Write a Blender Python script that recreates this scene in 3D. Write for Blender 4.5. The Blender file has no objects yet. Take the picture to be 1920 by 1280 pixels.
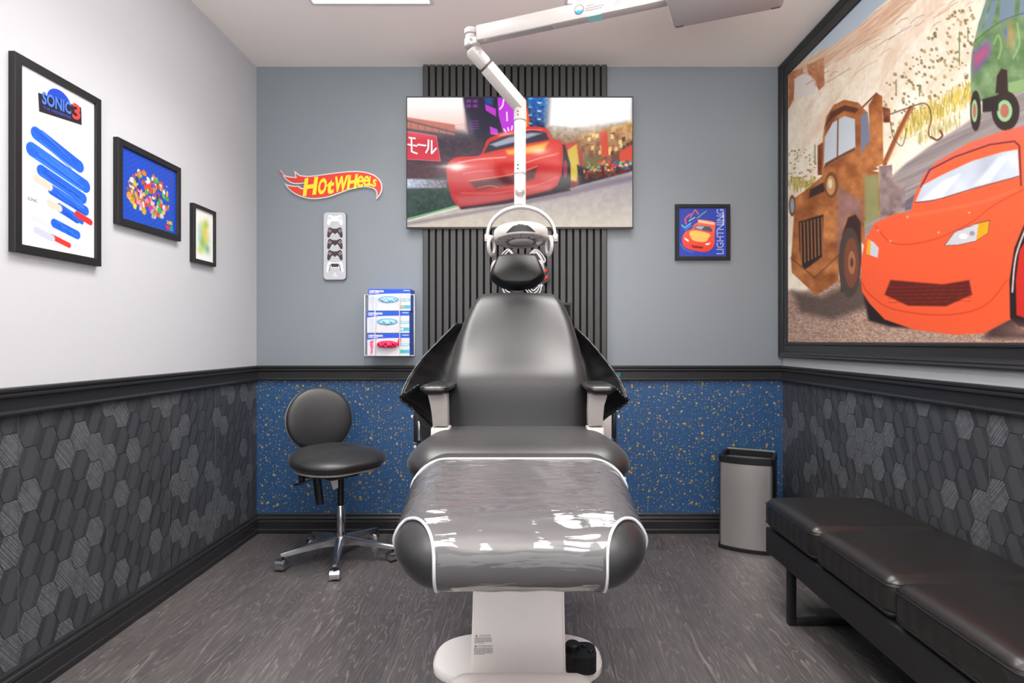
import bpy, bmesh, math, random
import numpy as np
from mathutils import Vector, Matrix
from mathutils.geometry import tessellate_polygon
from mathutils.bvhtree import BVHTree

# ------------------------------------------------------------------ camera, world, lights, exposure
SC = bpy.context.scene
COL = SC.collection
F, CX, CY, EYE = 1100.0, 988.0, 640.0, 1.085
cam_d = bpy.data.cameras.new('camera'); cam = bpy.data.objects.new('camera', cam_d); COL.objects.link(cam)
cam.location = (0, 0, EYE); cam.rotation_euler = (math.pi/2, 0, 0)
cam_d.sensor_width = 36; cam_d.lens = F/1920*36; cam_d.shift_x = -(CX-960)/1920
cam_d.clip_start = 0.02
SC.camera = cam
SC.view_settings.view_transform = 'Standard'; SC.view_settings.look = 'None'
SC.view_settings.gamma = 1; SC.view_settings.use_curve_mapping = False
SC.view_settings.exposure = 0.5
w = bpy.data.worlds.new('world'); SC.world = w; w.use_nodes = True
w.node_tree.nodes['Background'].inputs[0].default_value = (0.8, 0.85, 0.9, 1)
w.node_tree.nodes['Background'].inputs[1].default_value = 0.3
PANEL_W = 14.0
PANEL = 3.0          # emission of the ceiling panels
# added fill lights behind the camera, not fixtures of the room
def area(name, loc, rot, sx, sy, power, color):
    l = bpy.data.lights.new(name, 'AREA'); l.shape = 'RECTANGLE'; l.size = sx; l.size_y = sy
    l.energy = power; l.color = color
    o = bpy.data.objects.new(name, l); o.location = loc; o.rotation_euler = rot; COL.objects.link(o)
    return o
area('added_fill_forward', (0.0, -1.40, 1.25), (math.radians(92), 0, 0), 2.4, 1.5, 12, (1, 0.98, 0.95))  # added fill facing the room, no lamp stands there
area('added_fill_upward', (0.0, -0.55, 1.25), (math.radians(168), 0, 0), 1.6, 0.8, 76, (1, 0.96, 0.92))  # added fill aimed at the ceiling to lift the whole room

# ------------------------------------------------------------------ room numbers
WL, WR, YB, YF, H = -1.5364, 1.4545, 3.333, -1.6, 2.645
RAIL_T, RAIL_B, BASE_T = 0.949, 0.865, 0.112

def P(px, py, d):            # point seen at pixel (px,py), d metres in front of the camera
    return Vector(((px-CX)*d/F, d, EYE+(CY-py)*d/F))

# ------------------------------------------------------------------ materials
def s2l(c):
    c = np.asarray(c, float)/255.0
    return np.where(c <= 0.04045, c/12.92, ((c+0.055)/1.055)**2.4)
def rgb(r, g, b):
    v = s2l([r, g, b]); return (float(v[0]), float(v[1]), float(v[2]), 1)
def pset(b, **k):
    for n, v in k.items():
        b.inputs[n.replace('_', ' ')].default_value = v
def mat(name, color, rough=0.5, metal=0.0, spec=0.5, **k):
    m = bpy.data.materials.new(name); m.use_nodes = True
    b = m.node_tree.nodes['Principled BSDF']
    b.inputs['Base Color'].default_value = color
    b.inputs['Roughness'].default_value = rough; b.inputs['Metallic'].default_value = metal
    b.inputs['Specular IOR Level'].default_value = spec
    pset(b, **k)
    return m
class NT:
    def __init__(s, m): s.t = m.node_tree; s.b = s.t.nodes['Principled BSDF']
    def n(s, typ, **k):
        x = s.t.nodes.new(typ)
        for a, v in k.items():
            if a.startswith('i_'):
                key = a[2:].replace('_', ' ')
                x.inputs[key].default_value = v
            else: setattr(x, a, v)
        return x
    def l(s, a, b): s.t.links.new(a, b)
    def math(s, op, a, b=None, c=None):
        x = s.t.nodes.new('ShaderNodeMath'); x.operation = op
        for i, v in enumerate((a, b, c)):
            if v is None: continue
            if isinstance(v, (int, float)): x.inputs[i].default_value = v
            else: s.l(v, x.inputs[i])
        return x.outputs[0]
    def mix(s, f, a, b, blend='MIX'):
        x = s.t.nodes.new('ShaderNodeMix'); x.data_type = 'RGBA'; x.blend_type = blend
        for i, v in ((0, f), (6, a), (7, b)):
            if isinstance(v, (int, float, tuple)): x.inputs[i].default_value = v
            else: s.l(v, x.inputs[i])
        return x.outputs[2]
    def ramp(s, f, stops):
        x = s.t.nodes.new('ShaderNodeValToRGB'); e = x.color_ramp.elements
        while len(e) < len(stops): e.new(0.5)
        for el, (p, c) in zip(e, stops):
            el.position = p; el.color = c if isinstance(c, tuple) else (c, c, c, 1)
        s.l(f, x.inputs[0]); return x.outputs[0]
    def bump(s, h, strength=0.3, dist=0.002):
        x = s.n('ShaderNodeBump', i_Strength=strength, i_Distance=dist)
        s.l(h, x.inputs['Height']); s.l(x.outputs[0], s.b.inputs['Normal'])
    def coords(s, scale=(1, 1, 1), rand=False, rot=(0, 0, 0), kind='Object'):
        tc = s.n('ShaderNodeTexCoord'); mp = s.n('ShaderNodeMapping')
        mp.inputs['Scale'].default_value = scale; mp.inputs['Rotation'].default_value = rot
        src = tc.outputs[kind]
        if rand:
            oi = s.n('ShaderNodeObjectInfo')
            v = s.n('ShaderNodeVectorMath', operation='SCALE'); v.inputs[0].default_value = (37.1, 51.7, 23.3)
            s.l(oi.outputs['Random'], v.inputs['Scale'])
            ad = s.n('ShaderNodeVectorMath', operation='ADD'); s.l(src, ad.inputs[0]); s.l(v.outputs[0], ad.inputs[1])
            src = ad.outputs[0]
        s.l(src, mp.inputs['Vector']); return mp.outputs[0]
def noise_bump(m, scale, strength, dist=0.002, detail=3):
    t = NT(m); n = t.n('ShaderNodeTexNoise', i_Scale=scale, i_Detail=detail)
    t.l(t.coords(), n.inputs['Vector']); t.bump(n.outputs['Fac'], strength, dist); return m

M = {}
M['wall_light'] = noise_bump(mat('wall_light_paint', rgb(200, 202, 207), 0.55), 220, 0.06)
M['wall_grey'] = noise_bump(mat('wall_grey_paint', rgb(132, 140, 147), 0.38), 220, 0.08)
M['ceiling'] = noise_bump(mat('ceiling_paint', rgb(246, 240, 236), 0.8), 150, 0.08)
M['trim'] = mat('black_trim_paint', rgb(38, 38, 40), 0.32)
M['frame_black'] = noise_bump(mat('black_frame_wood', rgb(30, 30, 32), 0.42, spec=0.35), 120, 0.1)
M['slat'] = mat('charcoal_slat', rgb(66, 66, 67), 0.5)
M['felt'] = mat('black_felt', rgb(16, 16, 17), 0.9)
M['vinyl'] = noise_bump(mat('black_vinyl', rgb(33, 33, 35), 0.42, spec=0.55, Sheen_Weight=0.10, Sheen_Roughness=0.35), 700, 0.05, 0.0006)
M['vinyl_dark'] = noise_bump(mat('black_vinyl_dark', rgb(26, 26, 28), 0.34), 60, 0.25, 0.004)
M['leather'] = noise_bump(mat('black_leather', rgb(29, 27, 27), 0.34, spec=0.6), 380, 0.12, 0.0008)
M['head_vinyl'] = mat('matt_black_vinyl', rgb(20, 20, 21), 0.42, spec=0.35)
M['bench_base'] = noise_bump(mat('black_bench_upholstery', rgb(22, 22, 24), 0.5), 300, 0.1)
M['black_plastic'] = mat('black_plastic', rgb(24, 24, 26), 0.4)
M['black_metal'] = mat('black_powder_coat', rgb(22, 22, 24), 0.4)
M['white_plastic'] = mat('white_plastic', rgb(226, 222, 220), 0.3)
M['warm_white'] = mat('warm_white_enamel', rgb(243, 236, 232), 0.32)
M['lamp_white'] = mat('lamp_enamel', rgb(176, 170, 169), 0.32)
M['lamp_white2'] = mat('lamp_enamel_light', rgb(192, 188, 187), 0.3)
M['grey_plastic'] = mat('grey_plastic', rgb(152, 145, 143), 0.4)
M['chrome'] = mat('chrome', rgb(215, 215, 218), 0.12, 1.0)
M['alu'] = mat('polished_aluminium', rgb(190, 190, 192), 0.25, 1.0)
M['white'] = mat('white_paint', rgb(216, 216, 218), 0.4)
M['wire'] = mat('white_wire', rgb(222, 222, 228), 0.3)
M['glass_dark'] = mat('lamp_lens', rgb(196, 190, 188), 0.12, spec=0.8)
M['piping'] = mat('white_binding', rgb(200, 200, 206), 0.4)
M['stitch'] = mat('dark_thread', rgb(16, 16, 17), 0.5)
M['blue_print'] = mat('blue_print', rgb(30, 92, 200), 0.4)
M['text_white'] = mat('white_ink', rgb(245, 245, 248), 0.5)
M['text_grey'] = mat('grey_ink', rgb(90, 88, 90), 0.6)
M['text_black'] = mat('black_ink', rgb(30, 30, 34), 0.6)
M['red'] = mat('red_print', rgb(225, 62, 40), 0.4)
M['yellow'] = mat('yellow_print', rgb(246, 222, 50), 0.4)
M['teal'] = mat('teal_tape', rgb(30, 120, 140), 0.5)
M['red_gloss'] = mat('red_gloss_plastic', rgb(225, 40, 30), 0.25)

# brushed steel
m = M['steel'] = mat('brushed_steel', rgb(236, 233, 230), 0.4, 1.0)
t = NT(m); n = t.n('ShaderNodeTexNoise', i_Scale=60, i_Detail=4); t.l(t.coords((14, 14, 0.35)), n.inputs['Vector'])
t.l(t.ramp(n.outputs['Fac'], [(0.3, 0.36), (0.7, 0.50)]), t.b.inputs['Roughness']); t.bump(n.outputs['Fac'], 0.12, 0.0006)
m.node_tree.nodes['Principled BSDF'].inputs['Anisotropic'].default_value = 0.5

# floor plank, cerused dark oak (grain along y)
m = M['plank'] = mat('grey_oak_vinyl', rgb(80, 76, 76), 0.42)
t = NT(m)
n1 = t.n('ShaderNodeTexNoise', i_Scale=1.0, i_Detail=2.5, i_Roughness=0.5, i_Distortion=0.6); t.l(t.coords((13, 1.25, 13), True), n1.inputs['Vector'])
rings = t.math('FRACT', t.math('MULTIPLY', n1.outputs['Fac'], 17.0))
line = t.ramp(rings, [(0.0, 1.0), (0.10, 0.6), (0.28, 0.0), (1.0, 0.0)])
n2 = t.n('ShaderNodeTexNoise', i_Scale=1.0, i_Detail=5, i_Roughness=0.7); t.l(t.coords((160, 9, 160), True), n2.inputs['Vector'])
fine = t.ramp(n2.outputs['Fac'], [(0.35, 0.0), (0.72, 1.0)])
n3 = t.n('ShaderNodeTexNoise', i_Scale=1.0, i_Detail=3); t.l(t.coords((5, 1.4, 5), True), n3.inputs['Vector'])
oi = t.n('ShaderNodeObjectInfo')
base = t.mix(oi.outputs['Random'], rgb(56, 53, 54), rgb(80, 76, 76))
base = t.mix(t.math('MULTIPLY', n3.outputs['Fac'], 0.8), base, rgb(102, 97, 97))
base = t.mix(t.math('MULTIPLY', fine, 0.38), base, rgb(46, 44, 45))
brk = t.ramp(n2.outputs['Fac'], [(0.30, 1.0), (0.62, 0.1)])
c = t.mix(t.math('MULTIPLY', t.math('MULTIPLY', line, brk), 0.66), base, rgb(160, 155, 153))
t.l(c, t.b.inputs['Base Color'])
t.bump(t.math('SUBTRACT', fine, line), 0.12, 0.0008)
t.l(t.ramp(n2.outputs['Fac'], [(0.3, 0.36), (0.7, 0.52)]), t.b.inputs['Roughness'])

# hexagon wallpaper pieces; local X is along the wall, local Z up
def hexmat(name, dark, mid, light, tex, joined=False):
    m = mat(name, dark, 0.5); t = NT(m)
    if joined:
        oi = t.n('ShaderNodeAttribute'); oi.attribute_name = 'tone'; r = oi.outputs['Fac']
    else: oi = t.n('ShaderNodeObjectInfo'); r = oi.outputs['Random']
    r2 = t.math('FRACT', t.math('MULTIPLY', r, 17.31))
    tc = t.n('ShaderNodeTexCoord'); sep = t.n('ShaderNodeSeparateXYZ'); t.l(tc.outputs['Object'], sep.inputs[0])
    y, z = sep.outputs[1], sep.outputs[2]
    diag = t.math('ADD', t.math('MULTIPLY', y, 0.62), t.math('MULTIPLY', z, 0.5))
    diag2 = t.math('SUBTRACT', t.math('MULTIPLY', y, 0.85), t.math('MULTIPLY', z, 0.35))
    nz = t.n('ShaderNodeTexNoise', i_Scale=14.0, i_Detail=2); t.l(t.coords((1, 1, 1), True), nz.inputs['Vector'])
    d = t.math('ADD', t.math('MULTIPLY', diag, 1.0), t.math('MULTIPLY', nz.outputs['Fac'], 0.004))
    n2 = t.n('ShaderNodeTexNoise', i_Scale=460.0, i_Detail=3.0); n2.noise_dimensions = '1D'
    t.l(t.math('ADD', d, t.math('MULTIPLY', r, 9.0)), n2.inputs['W'])
    lines = t.ramp(n2.outputs['Fac'], [(0.46, 0.0), (0.60, 1.0)])
    n5 = t.n('ShaderNodeTexNoise', i_Scale=60.0, i_Detail=3.0); t.l(t.coords((1, 1, 1), True), n5.inputs['Vector'])
    lines = t.math('MULTIPLY', lines, t.ramp(n5.outputs['Fac'], [(0.3, 0.35), (0.6, 1.0)]))
    # band across each piece
    band = t.math('LESS_THAN', t.math('ABSOLUTE', diag2), 0.019)
    light_one = t.math('GREATER_THAN', r, 0.71)
    base = t.mix(r2, dark, mid)
    base = t.mix(t.math('MULTIPLY', band, 0.55), base, light)
    c_dark = t.mix(t.math('MULTIPLY', lines, 0.34), base, light)
    base_l = t.mix(t.math('MULTIPLY', band, 0.4), mid, light)
    c_light = t.mix(t.math('MULTIPLY', lines, 0.85), base_l, tex)
    t.l(t.mix(light_one, c_dark, c_light), t.b.inputs['Base Color'])
    t.bump(lines, 0.25, 0.0006)
    return m
M['hex'] = hexmat('hexagon_wallpaper', rgb(42, 43, 47), rgb(56, 57, 61), rgb(74, 77, 81), rgb(128, 132, 136))
M['hex_joined'] = hexmat('hexagon_wallpaper_joined', rgb(42, 43, 47), rgb(56, 57, 61), rgb(74, 77, 81), rgb(128, 132, 136), True)
M['hex_back'] = mat('hexagon_wallpaper_joint', rgb(28, 29, 32), 0.55)

# blue wallpaper with gold splatter
m = M['splatter'] = mat('blue_splatter_wallpaper', rgb(34, 82, 130), 0.5); t = NT(m)
acc = None
for k, (sc, lim) in enumerate(((17, 0.15), (30, 0.21), (55, 0.23), (95, 0.20))):
    v = t.n('ShaderNodeTexVoronoi', i_Scale=float(sc)); v.inputs['Randomness'].default_value = 1.0
    nd = t.n('ShaderNodeTexNoise', i_Scale=60.0, i_Detail=1)
    cc = t.coords((1, 1, 1)); t.l(cc, nd.inputs['Vector'])
    off = t.n('ShaderNodeVectorMath', operation='SCALE'); t.l(nd.outputs['Color'], off.inputs[0]); off.inputs['Scale'].default_value = 0.006
    ad = t.n('ShaderNodeVectorMath', operation='ADD'); t.l(cc, ad.inputs[0]); t.l(off.outputs[0], ad.inputs[1])
    ad2 = t.n('ShaderNodeVectorMath', operation='MULTIPLY'); t.l(ad.outputs[0], ad2.inputs[0]); ad2.inputs[1].default_value = (1, 0, 1)
    ad3 = t.n('ShaderNodeVectorMath', operation='ADD'); t.l(ad2.outputs[0], ad3.inputs[0]); ad3.inputs[1].default_value = (k*3.7, k*0.01, k*1.9)
    v.voronoi_dimensions = '2D'
    sw = t.n('ShaderNodeSeparateXYZ'); t.l(ad3.outputs[0], sw.inputs[0])
    cb = t.n('ShaderNodeCombineXYZ'); t.l(sw.outputs[0], cb.inputs[0]); t.l(sw.outputs[2], cb.inputs[1])
    t.l(cb.outputs[0], v.inputs['Vector'])
    sc3 = t.n('ShaderNodeSeparateColor'); t.l(v.outputs['Color'], sc3.inputs[0])
    rad = t.math('MULTIPLY', t.math('POWER', sc3.outputs[0], 1.7), lim)
    dot = t.ramp(t.math('SUBTRACT', rad, v.outputs['Distance']), [(0.0, 0.0), (0.045, 1.0)])
    acc = dot if acc is None else t.math('MAXIMUM', acc, dot)
    col = sc3.outputs[1]
gold = t.mix(col, rgb(150, 128, 70), rgb(205, 160, 62))
nb = t.n('ShaderNodeTexNoise', i_Scale=3.0, i_Detail=3); t.l(t.coords(), nb.inputs['Vector'])
bl = t.mix(nb.outputs['Fac'], rgb(30, 74, 120), rgb(38, 88, 136))
t.l(t.mix(acc, bl, gold), t.b.inputs['Base Color'])

# ceiling panel diffuser
m = M['panel_light'] = mat('panel_diffuser', (0.9, 0.9, 0.9, 1), 0.5)
b = m.node_tree.nodes['Principled BSDF']; b.inputs['Emission Color'].default_value = (1, 0.965, 0.93, 1); b.inputs['Emission Strength'].default_value = PANEL

# clear plastic film
def film_mat():
    m = bpy.data.materials.new('clear_plastic_film'); m.use_nodes = True
    nt = m.node_tree; nt.nodes.remove(nt.nodes['Principled BSDF']); out = nt.nodes['Material Output']
    tr = nt.nodes.new('ShaderNodeBsdfTransparent'); tr.inputs[0].default_value = (0.97, 0.96, 0.97, 1)
    gl = nt.nodes.new('ShaderNodeBsdfGlossy'); gl.inputs['Roughness'].default_value = 0.07; gl.inputs[0].default_value = (1, 1, 1, 1)
    df = nt.nodes.new('ShaderNodeBsdfDiffuse'); df.inputs[0].default_value = rgb(200, 196, 200)
    fr = nt.nodes.new('ShaderNodeFresnel'); fr.inputs['IOR'].default_value = 1.6
    m1 = nt.nodes.new('ShaderNodeMixShader'); m1.inputs[0].default_value = 0.13
    m2 = nt.nodes.new('ShaderNodeMixShader')
    tc = nt.nodes.new('ShaderNodeTexCoord'); mp = nt.nodes.new('ShaderNodeMapping'); mp.inputs['Scale'].default_value = (6, 26, 26)
    mp.inputs['Rotation'].default_value = (0, 0, 0.12)
    ns = nt.nodes.new('ShaderNodeTexNoise'); ns.inputs['Scale'].default_value = 1.0; ns.inputs['Detail'].default_value = 2.5; ns.inputs['Distortion'].default_value = 1.0
    bp = nt.nodes.new('ShaderNodeBump'); bp.inputs['Strength'].default_value = 0.55; bp.inputs['Distance'].default_value = 0.008
    L = nt.links.new
    L(tc.outputs['Object'], mp.inputs[0]); L(mp.outputs[0], ns.inputs['Vector']); L(ns.outputs['Fac'], bp.inputs['Height'])
    L(bp.outputs[0], gl.inputs['Normal']); L(bp.outputs[0], fr.inputs['Normal'])
    L(tr.outputs[0], m1.inputs[1]); L(df.outputs[0], m1.inputs[2])
    L(fr.outputs[0], m2.inputs[0]); L(m1.outputs[0], m2.inputs[1]); L(gl.outputs[0], m2.inputs[2]); L(m2.outputs[0], out.inputs[0])
    return m
M['film'] = film_mat()

# printed art carried as colour on a fine mesh
def art_mat(name, emit=0.0, rough=0.5, spec=0.5):
    m = mat(name, (0.5, 0.5, 0.5, 1), rough, spec=spec); t = NT(m)
    a = t.n('ShaderNodeAttribute'); a.attribute_name = 'ink'
    if emit:
        t.l(a.outputs['Color'], t.b.inputs['Emission Color']); t.b.inputs['Emission Strength'].default_value = emit
        t.b.inputs['Base Color'].default_value = (0.01, 0.01, 0.01, 1)
    else: t.l(a.outputs['Color'], t.b.inputs['Base Color'])
    return m
M['art'] = art_mat('printed_paper', 0, 0.35)
M['art_matte'] = art_mat('printed_canvas', 0, 0.6, 0.3)
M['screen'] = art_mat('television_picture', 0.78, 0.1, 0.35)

# ------------------------------------------------------------------ mesh helpers
class MB:
    def __init__(s): s.v = []; s.f = []; s.mi = []
    def add(s, v, f, mi=0):
        o = len(s.v); s.v += [Vector(p) for p in v]; s.f += [tuple(i+o for i in q) for q in f]; s.mi += [mi]*len(f); return s
    def xf(s, mtx, start=0):
        for i in range(start, len(s.v)): s.v[i] = mtx @ s.v[i]
        return s
    def box(s, x0, x1, y0, y1, z0, z1, b=0.0, mi=0, mtx=None):
        bm = bmesh.new(); bmesh.ops.create_cube(bm, size=1)
        for v in bm.verts:
            v.co = Vector(((x0+x1)/2+v.co.x*(x1-x0), (y0+y1)/2+v.co.y*(y1-y0), (z0+z1)/2+v.co.z*(z1-z0)))
        if b > 0:
            b = min(b, 0.49*min(abs(x1-x0), abs(y1-y0), abs(z1-z0)))
            bmesh.ops.bevel(bm, geom=bm.edges[:], offset=b, segments=2, affect='EDGES', profile=0.5)
        return s.frombm(bm, mi, mtx)
    def frombm(s, bm, mi=0, mtx=None):
        bm.verts.index_update()
        vs = [v.co.copy() for v in bm.verts]
        if mtx is not None: vs = [mtx @ v for v in vs]
        s.add(vs, [tuple(v.index for v in f.verts) for f in bm.faces], mi); bm.free(); return s
    def tube(s, pts, r, n=10, closed=False, mi=0, caps=True, flat=None):
        pts = [Vector(p) for p in pts]; N = len(pts)
        rs = r if isinstance(r, (list, tuple)) else [r]*N
        prev = None; rings = []
        for i, p in enumerate(pts):
            a = pts[i-1] if (i > 0 or closed) else p; c = pts[(i+1) % N] if (i < N-1 or closed) else p
            tg = (c-a).normalized()
            if prev is None:
                up = Vector((0, 0, 1)) if abs(tg.z) < 0.9 else Vector((0, 1, 0))
                u = tg.cross(up).normalized()
            else: u = (prev-tg*prev.dot(tg)).normalized()
            prev = u; v = tg.cross(u)
            fy = 1.0 if flat is None else flat
            rings.append([p+(u*math.cos(2*math.pi*k/n)+v*math.sin(2*math.pi*k/n)*fy)*rs[i] for k in range(n)])
        vs = [q for r_ in rings for q in r_]; fs = []
        for i in range(N if closed else N-1):
            j = (i+1) % N
            for k in range(n):
                fs.append((i*n+k, i*n+(k+1) % n, j*n+(k+1) % n, j*n+k))
        if caps and not closed: fs += [tuple(range(n))[::-1], tuple((N-1)*n+k for k in range(n))]
        return s.add(vs, fs, mi)
    def lathe(s, prof, n=24, mtx=None, mi=0, caps=True):     # profile [(r,z)] about z
        vs = []; fs = []
        for r, z in prof:
            for k in range(n):
                a = 2*math.pi*k/n; vs.append(Vector((r*math.cos(a), r*math.sin(a), z)))
        for i in range(len(prof)-1):
            for k in range(n):
                fs.append((i*n+k, i*n+(k+1) % n, (i+1)*n+(k+1) % n, (i+1)*n+k))
        if caps: fs += [tuple(range(n))[::-1], tuple((len(prof)-1)*n+k for k in range(n))]
        if mtx is not None: vs = [mtx @ v for v in vs]
        return s.add(vs, fs, mi)
    def prism(s, poly, fmap, t0, t1, mi=0):     # 2D polygon -> extruded; fmap(x,y,t)->Vector
        n = len(poly)
        tri = tessellate_polygon([[Vector((p[0], p[1], 0)) for p in poly]])
        ar = sum(poly[i][0]*poly[(i+1) % n][1]-poly[(i+1) % n][0]*poly[i][1] for i in range(n))
        vs = [fmap(p[0], p[1], t1) for p in poly]+[fmap(p[0], p[1], t0) for p in poly]
        fs = []
        for q in tri: fs.append(tuple(q)); fs.append(tuple(i+n for i in q)[::-1])
        for i in range(n):
            j = (i+1) % n; fs.append((i, i+n, j+n, j))
        return s.add(vs, fs, mi)
    def mesh(s, name, origin=Vector((0, 0, 0)), smooth=False):
        me = bpy.data.meshes.new(name)
        me.from_pydata([tuple(v-origin) for v in s.v], [], s.f)
        if any(s.mi): me.polygons.foreach_set('material_index', s.mi)
        bm = bmesh.new(); bm.from_mesh(me); bmesh.ops.recalc_face_normals(bm, faces=bm.faces[:]); bm.to_mesh(me); bm.free()
        if smooth: me.polygons.foreach_set('use_smooth', [True]*len(me.polygons))
        me.update(); return me

def worigin(o):
    v = Vector((0, 0, 0))
    while o is not None: v += Vector(o.location); o = o.parent
    return v
def obj(name, mb, material, parent=None, smooth=False, origin=None, ang=None, label=None):
    o_par = worigin(parent) if parent else Vector((0, 0, 0))
    org = Vector(origin) if origin is not None else o_par
    me = mb.mesh(name, org, smooth or ang is not None)
    mats = material if isinstance(material, (list, tuple)) else [material]
    for x in mats: me.materials.append(x)
    o = bpy.data.objects.new(name, me); COL.objects.link(o)
    o.parent = parent; o.location = org-o_par
    if ang is not None:
        me.set_sharp_from_angle(angle=math.radians(ang))
    if label: o['label'] = label
    return o
def thing(name, label, cat, loc=(0, 0, 0), group=None):
    o = bpy.data.objects.new(name, None); COL.objects.link(o); o.location = loc; o.empty_display_size = 0.1
    o['label'] = label; o['category'] = cat
    if group: o['group'] = group
    return o
def struct(name, mb, m, ang=None):
    o = obj(name, mb, m, ang=ang); o['kind'] = 'structure'; return o

def block(hx, hy, hz, rx, ry, rz, n=(12, 12, 8), fn=None, mtx=None):
    """rounded block as a smooth grid; fn(v)->v reshapes"""
    mb = MB(); nx, ny, nz = n
    def ax(k, h, r):
        # denser near the ends
        a = np.linspace(-1, 1, k+1); a = np.sign(a)*(1-(1-np.abs(a))**1.5)
        return a*h
    X, Y, Z = ax(nx, hx, rx), ax(ny, hy, ry), ax(nz, hz, rz)
    idx = {}; vs = []
    def vid(i, j, k):
        key = (i, j, k)
        if key not in idx:
            p = Vector((X[i], Y[j], Z[k]))
            q = Vector((max(-(hx-rx), min(hx-rx, p.x)), max(-(hy-ry), min(hy-ry, p.y)), max(-(hz-rz), min(hz-rz, p.z))))
            d = Vector(((p.x-q.x)/rx, (p.y-q.y)/ry, (p.z-q.z)/rz))
            if d.length > 1e-9:
                d.normalize(); p = q+Vector((d.x*rx, d.y*ry, d.z*rz))
            if fn: p = fn(p)
            idx[key] = len(vs); vs.append(p)
        return idx[key]
    fs = []
    for i in range(nx):
        for j in range(ny):
            fs.append((vid(i, j, nz), vid(i+1, j, nz), vid(i+1, j+1, nz), vid(i, j+1, nz)))
            fs.append((vid(i, j, 0), vid(i, j+1, 0), vid(i+1, j+1, 0), vid(i+1, j, 0)))
    for i in range(nx):
        for k in range(nz):
            fs.append((vid(i, 0, k), vid(i+1, 0, k), vid(i+1, 0, k+1), vid(i, 0, k+1)))
            fs.append((vid(i, ny, k), vid(i, ny, k+1), vid(i+1, ny, k+1), vid(i+1, ny, k)))
    for j in range(ny):
        for k in range(nz):
            fs.append((vid(0, j, k), vid(0, j, k+1), vid(0, j+1, k+1), vid(0, j+1, k)))
            fs.append((vid(nx, j, k), vid(nx, j+1, k), vid(nx, j+1, k+1), vid(nx, j, k+1)))
    if mtx is not None: vs = [mtx @ v for v in vs]
    return mb.add(vs, fs)
def lerp(a, b, t): return a+(b-a)*t
def curve(pts, n=8, closed=False):           # catmull-rom
    pts = [Vector(p) if len(p) == 3 else Vector((p[0], p[1], 0)) for p in pts]; N = len(pts); out = []
    for i in range(N if closed else N-1):
        p0 = pts[(i-1) % N] if (closed or i > 0) else pts[0]; p1 = pts[i]; p2 = pts[(i+1) % N]
        p3 = pts[(i+2) % N] if (closed or i+2 < N) else p2
        for k in range(n):
            t = k/n
            out.append(0.5*((2*p1)+(p2-p0)*t+(2*p0-5*p1+4*p2-p3)*t*t+(3*p1-p0-3*p2+p3)*t**3))
    if not closed: out.append(pts[-1])
    return out
def c2(pts, n=6, closed=True): return [(p.x, p.y) for p in curve(pts, n, closed)]
def rrect(x0, x1, y0, y1, r, n=5):
    out = []
    for cx, cy, a0 in ((x1-r, y1-r, 0), (x0+r, y1-r, 90), (x0+r, y0+r, 180), (x1-r, y0+r, 270)):
        for k in range(n+1):
            a = math.radians(a0+90*k/n); out.append((cx+r*math.cos(a), cy+r*math.sin(a)))
    return out
def text_mb(s, fmap, size=1.0, bold=0.0, align='LEFT', shear=0.0, spacing=1.0, fit=None, mi=0, mb=None):
    """text outlines as flat mesh; fmap(x,y)->Vector; fit=(x0,x1,y0,y1) stretches to a box"""
    cu = bpy.data.curves.new('text', 'FONT'); cu.body = s; cu.size = 1.0; cu.offset = bold; cu.align_x = align
    cu.shear = shear; cu.space_character = spacing; cu.resolution_u = 3
    o = bpy.data.objects.new('text', cu); COL.objects.link(o)
    dg = bpy.context.evaluated_depsgraph_get(); me = bpy.data.meshes.new_from_object(o.evaluated_get(dg))
    vs = [(v.co.x, v.co.y) for v in me.vertices]; fs = [tuple(p.vertices) for p in me.polygons]
    bpy.data.objects.remove(o); bpy.data.curves.remove(cu); bpy.data.meshes.remove(me)
    mb = mb or MB()
    if not vs: return mb
    if fit:
        xs = [v[0] for v in vs]; ys = [v[1] for v in vs]
        x0, x1, y0, y1 = fit
        vs = [(lerp(x0, x1, (v[0]-min(xs))/(max(xs)-min(xs)+1e-9)), lerp(y0, y1, (v[1]-min(ys))/(max(ys)-min(ys)+1e-9))) for v in vs]
    else: vs = [(v[0]*size, v[1]*size) for v in vs]
    return mb.add([fmap(*v) for v in vs], fs, mi)

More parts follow.
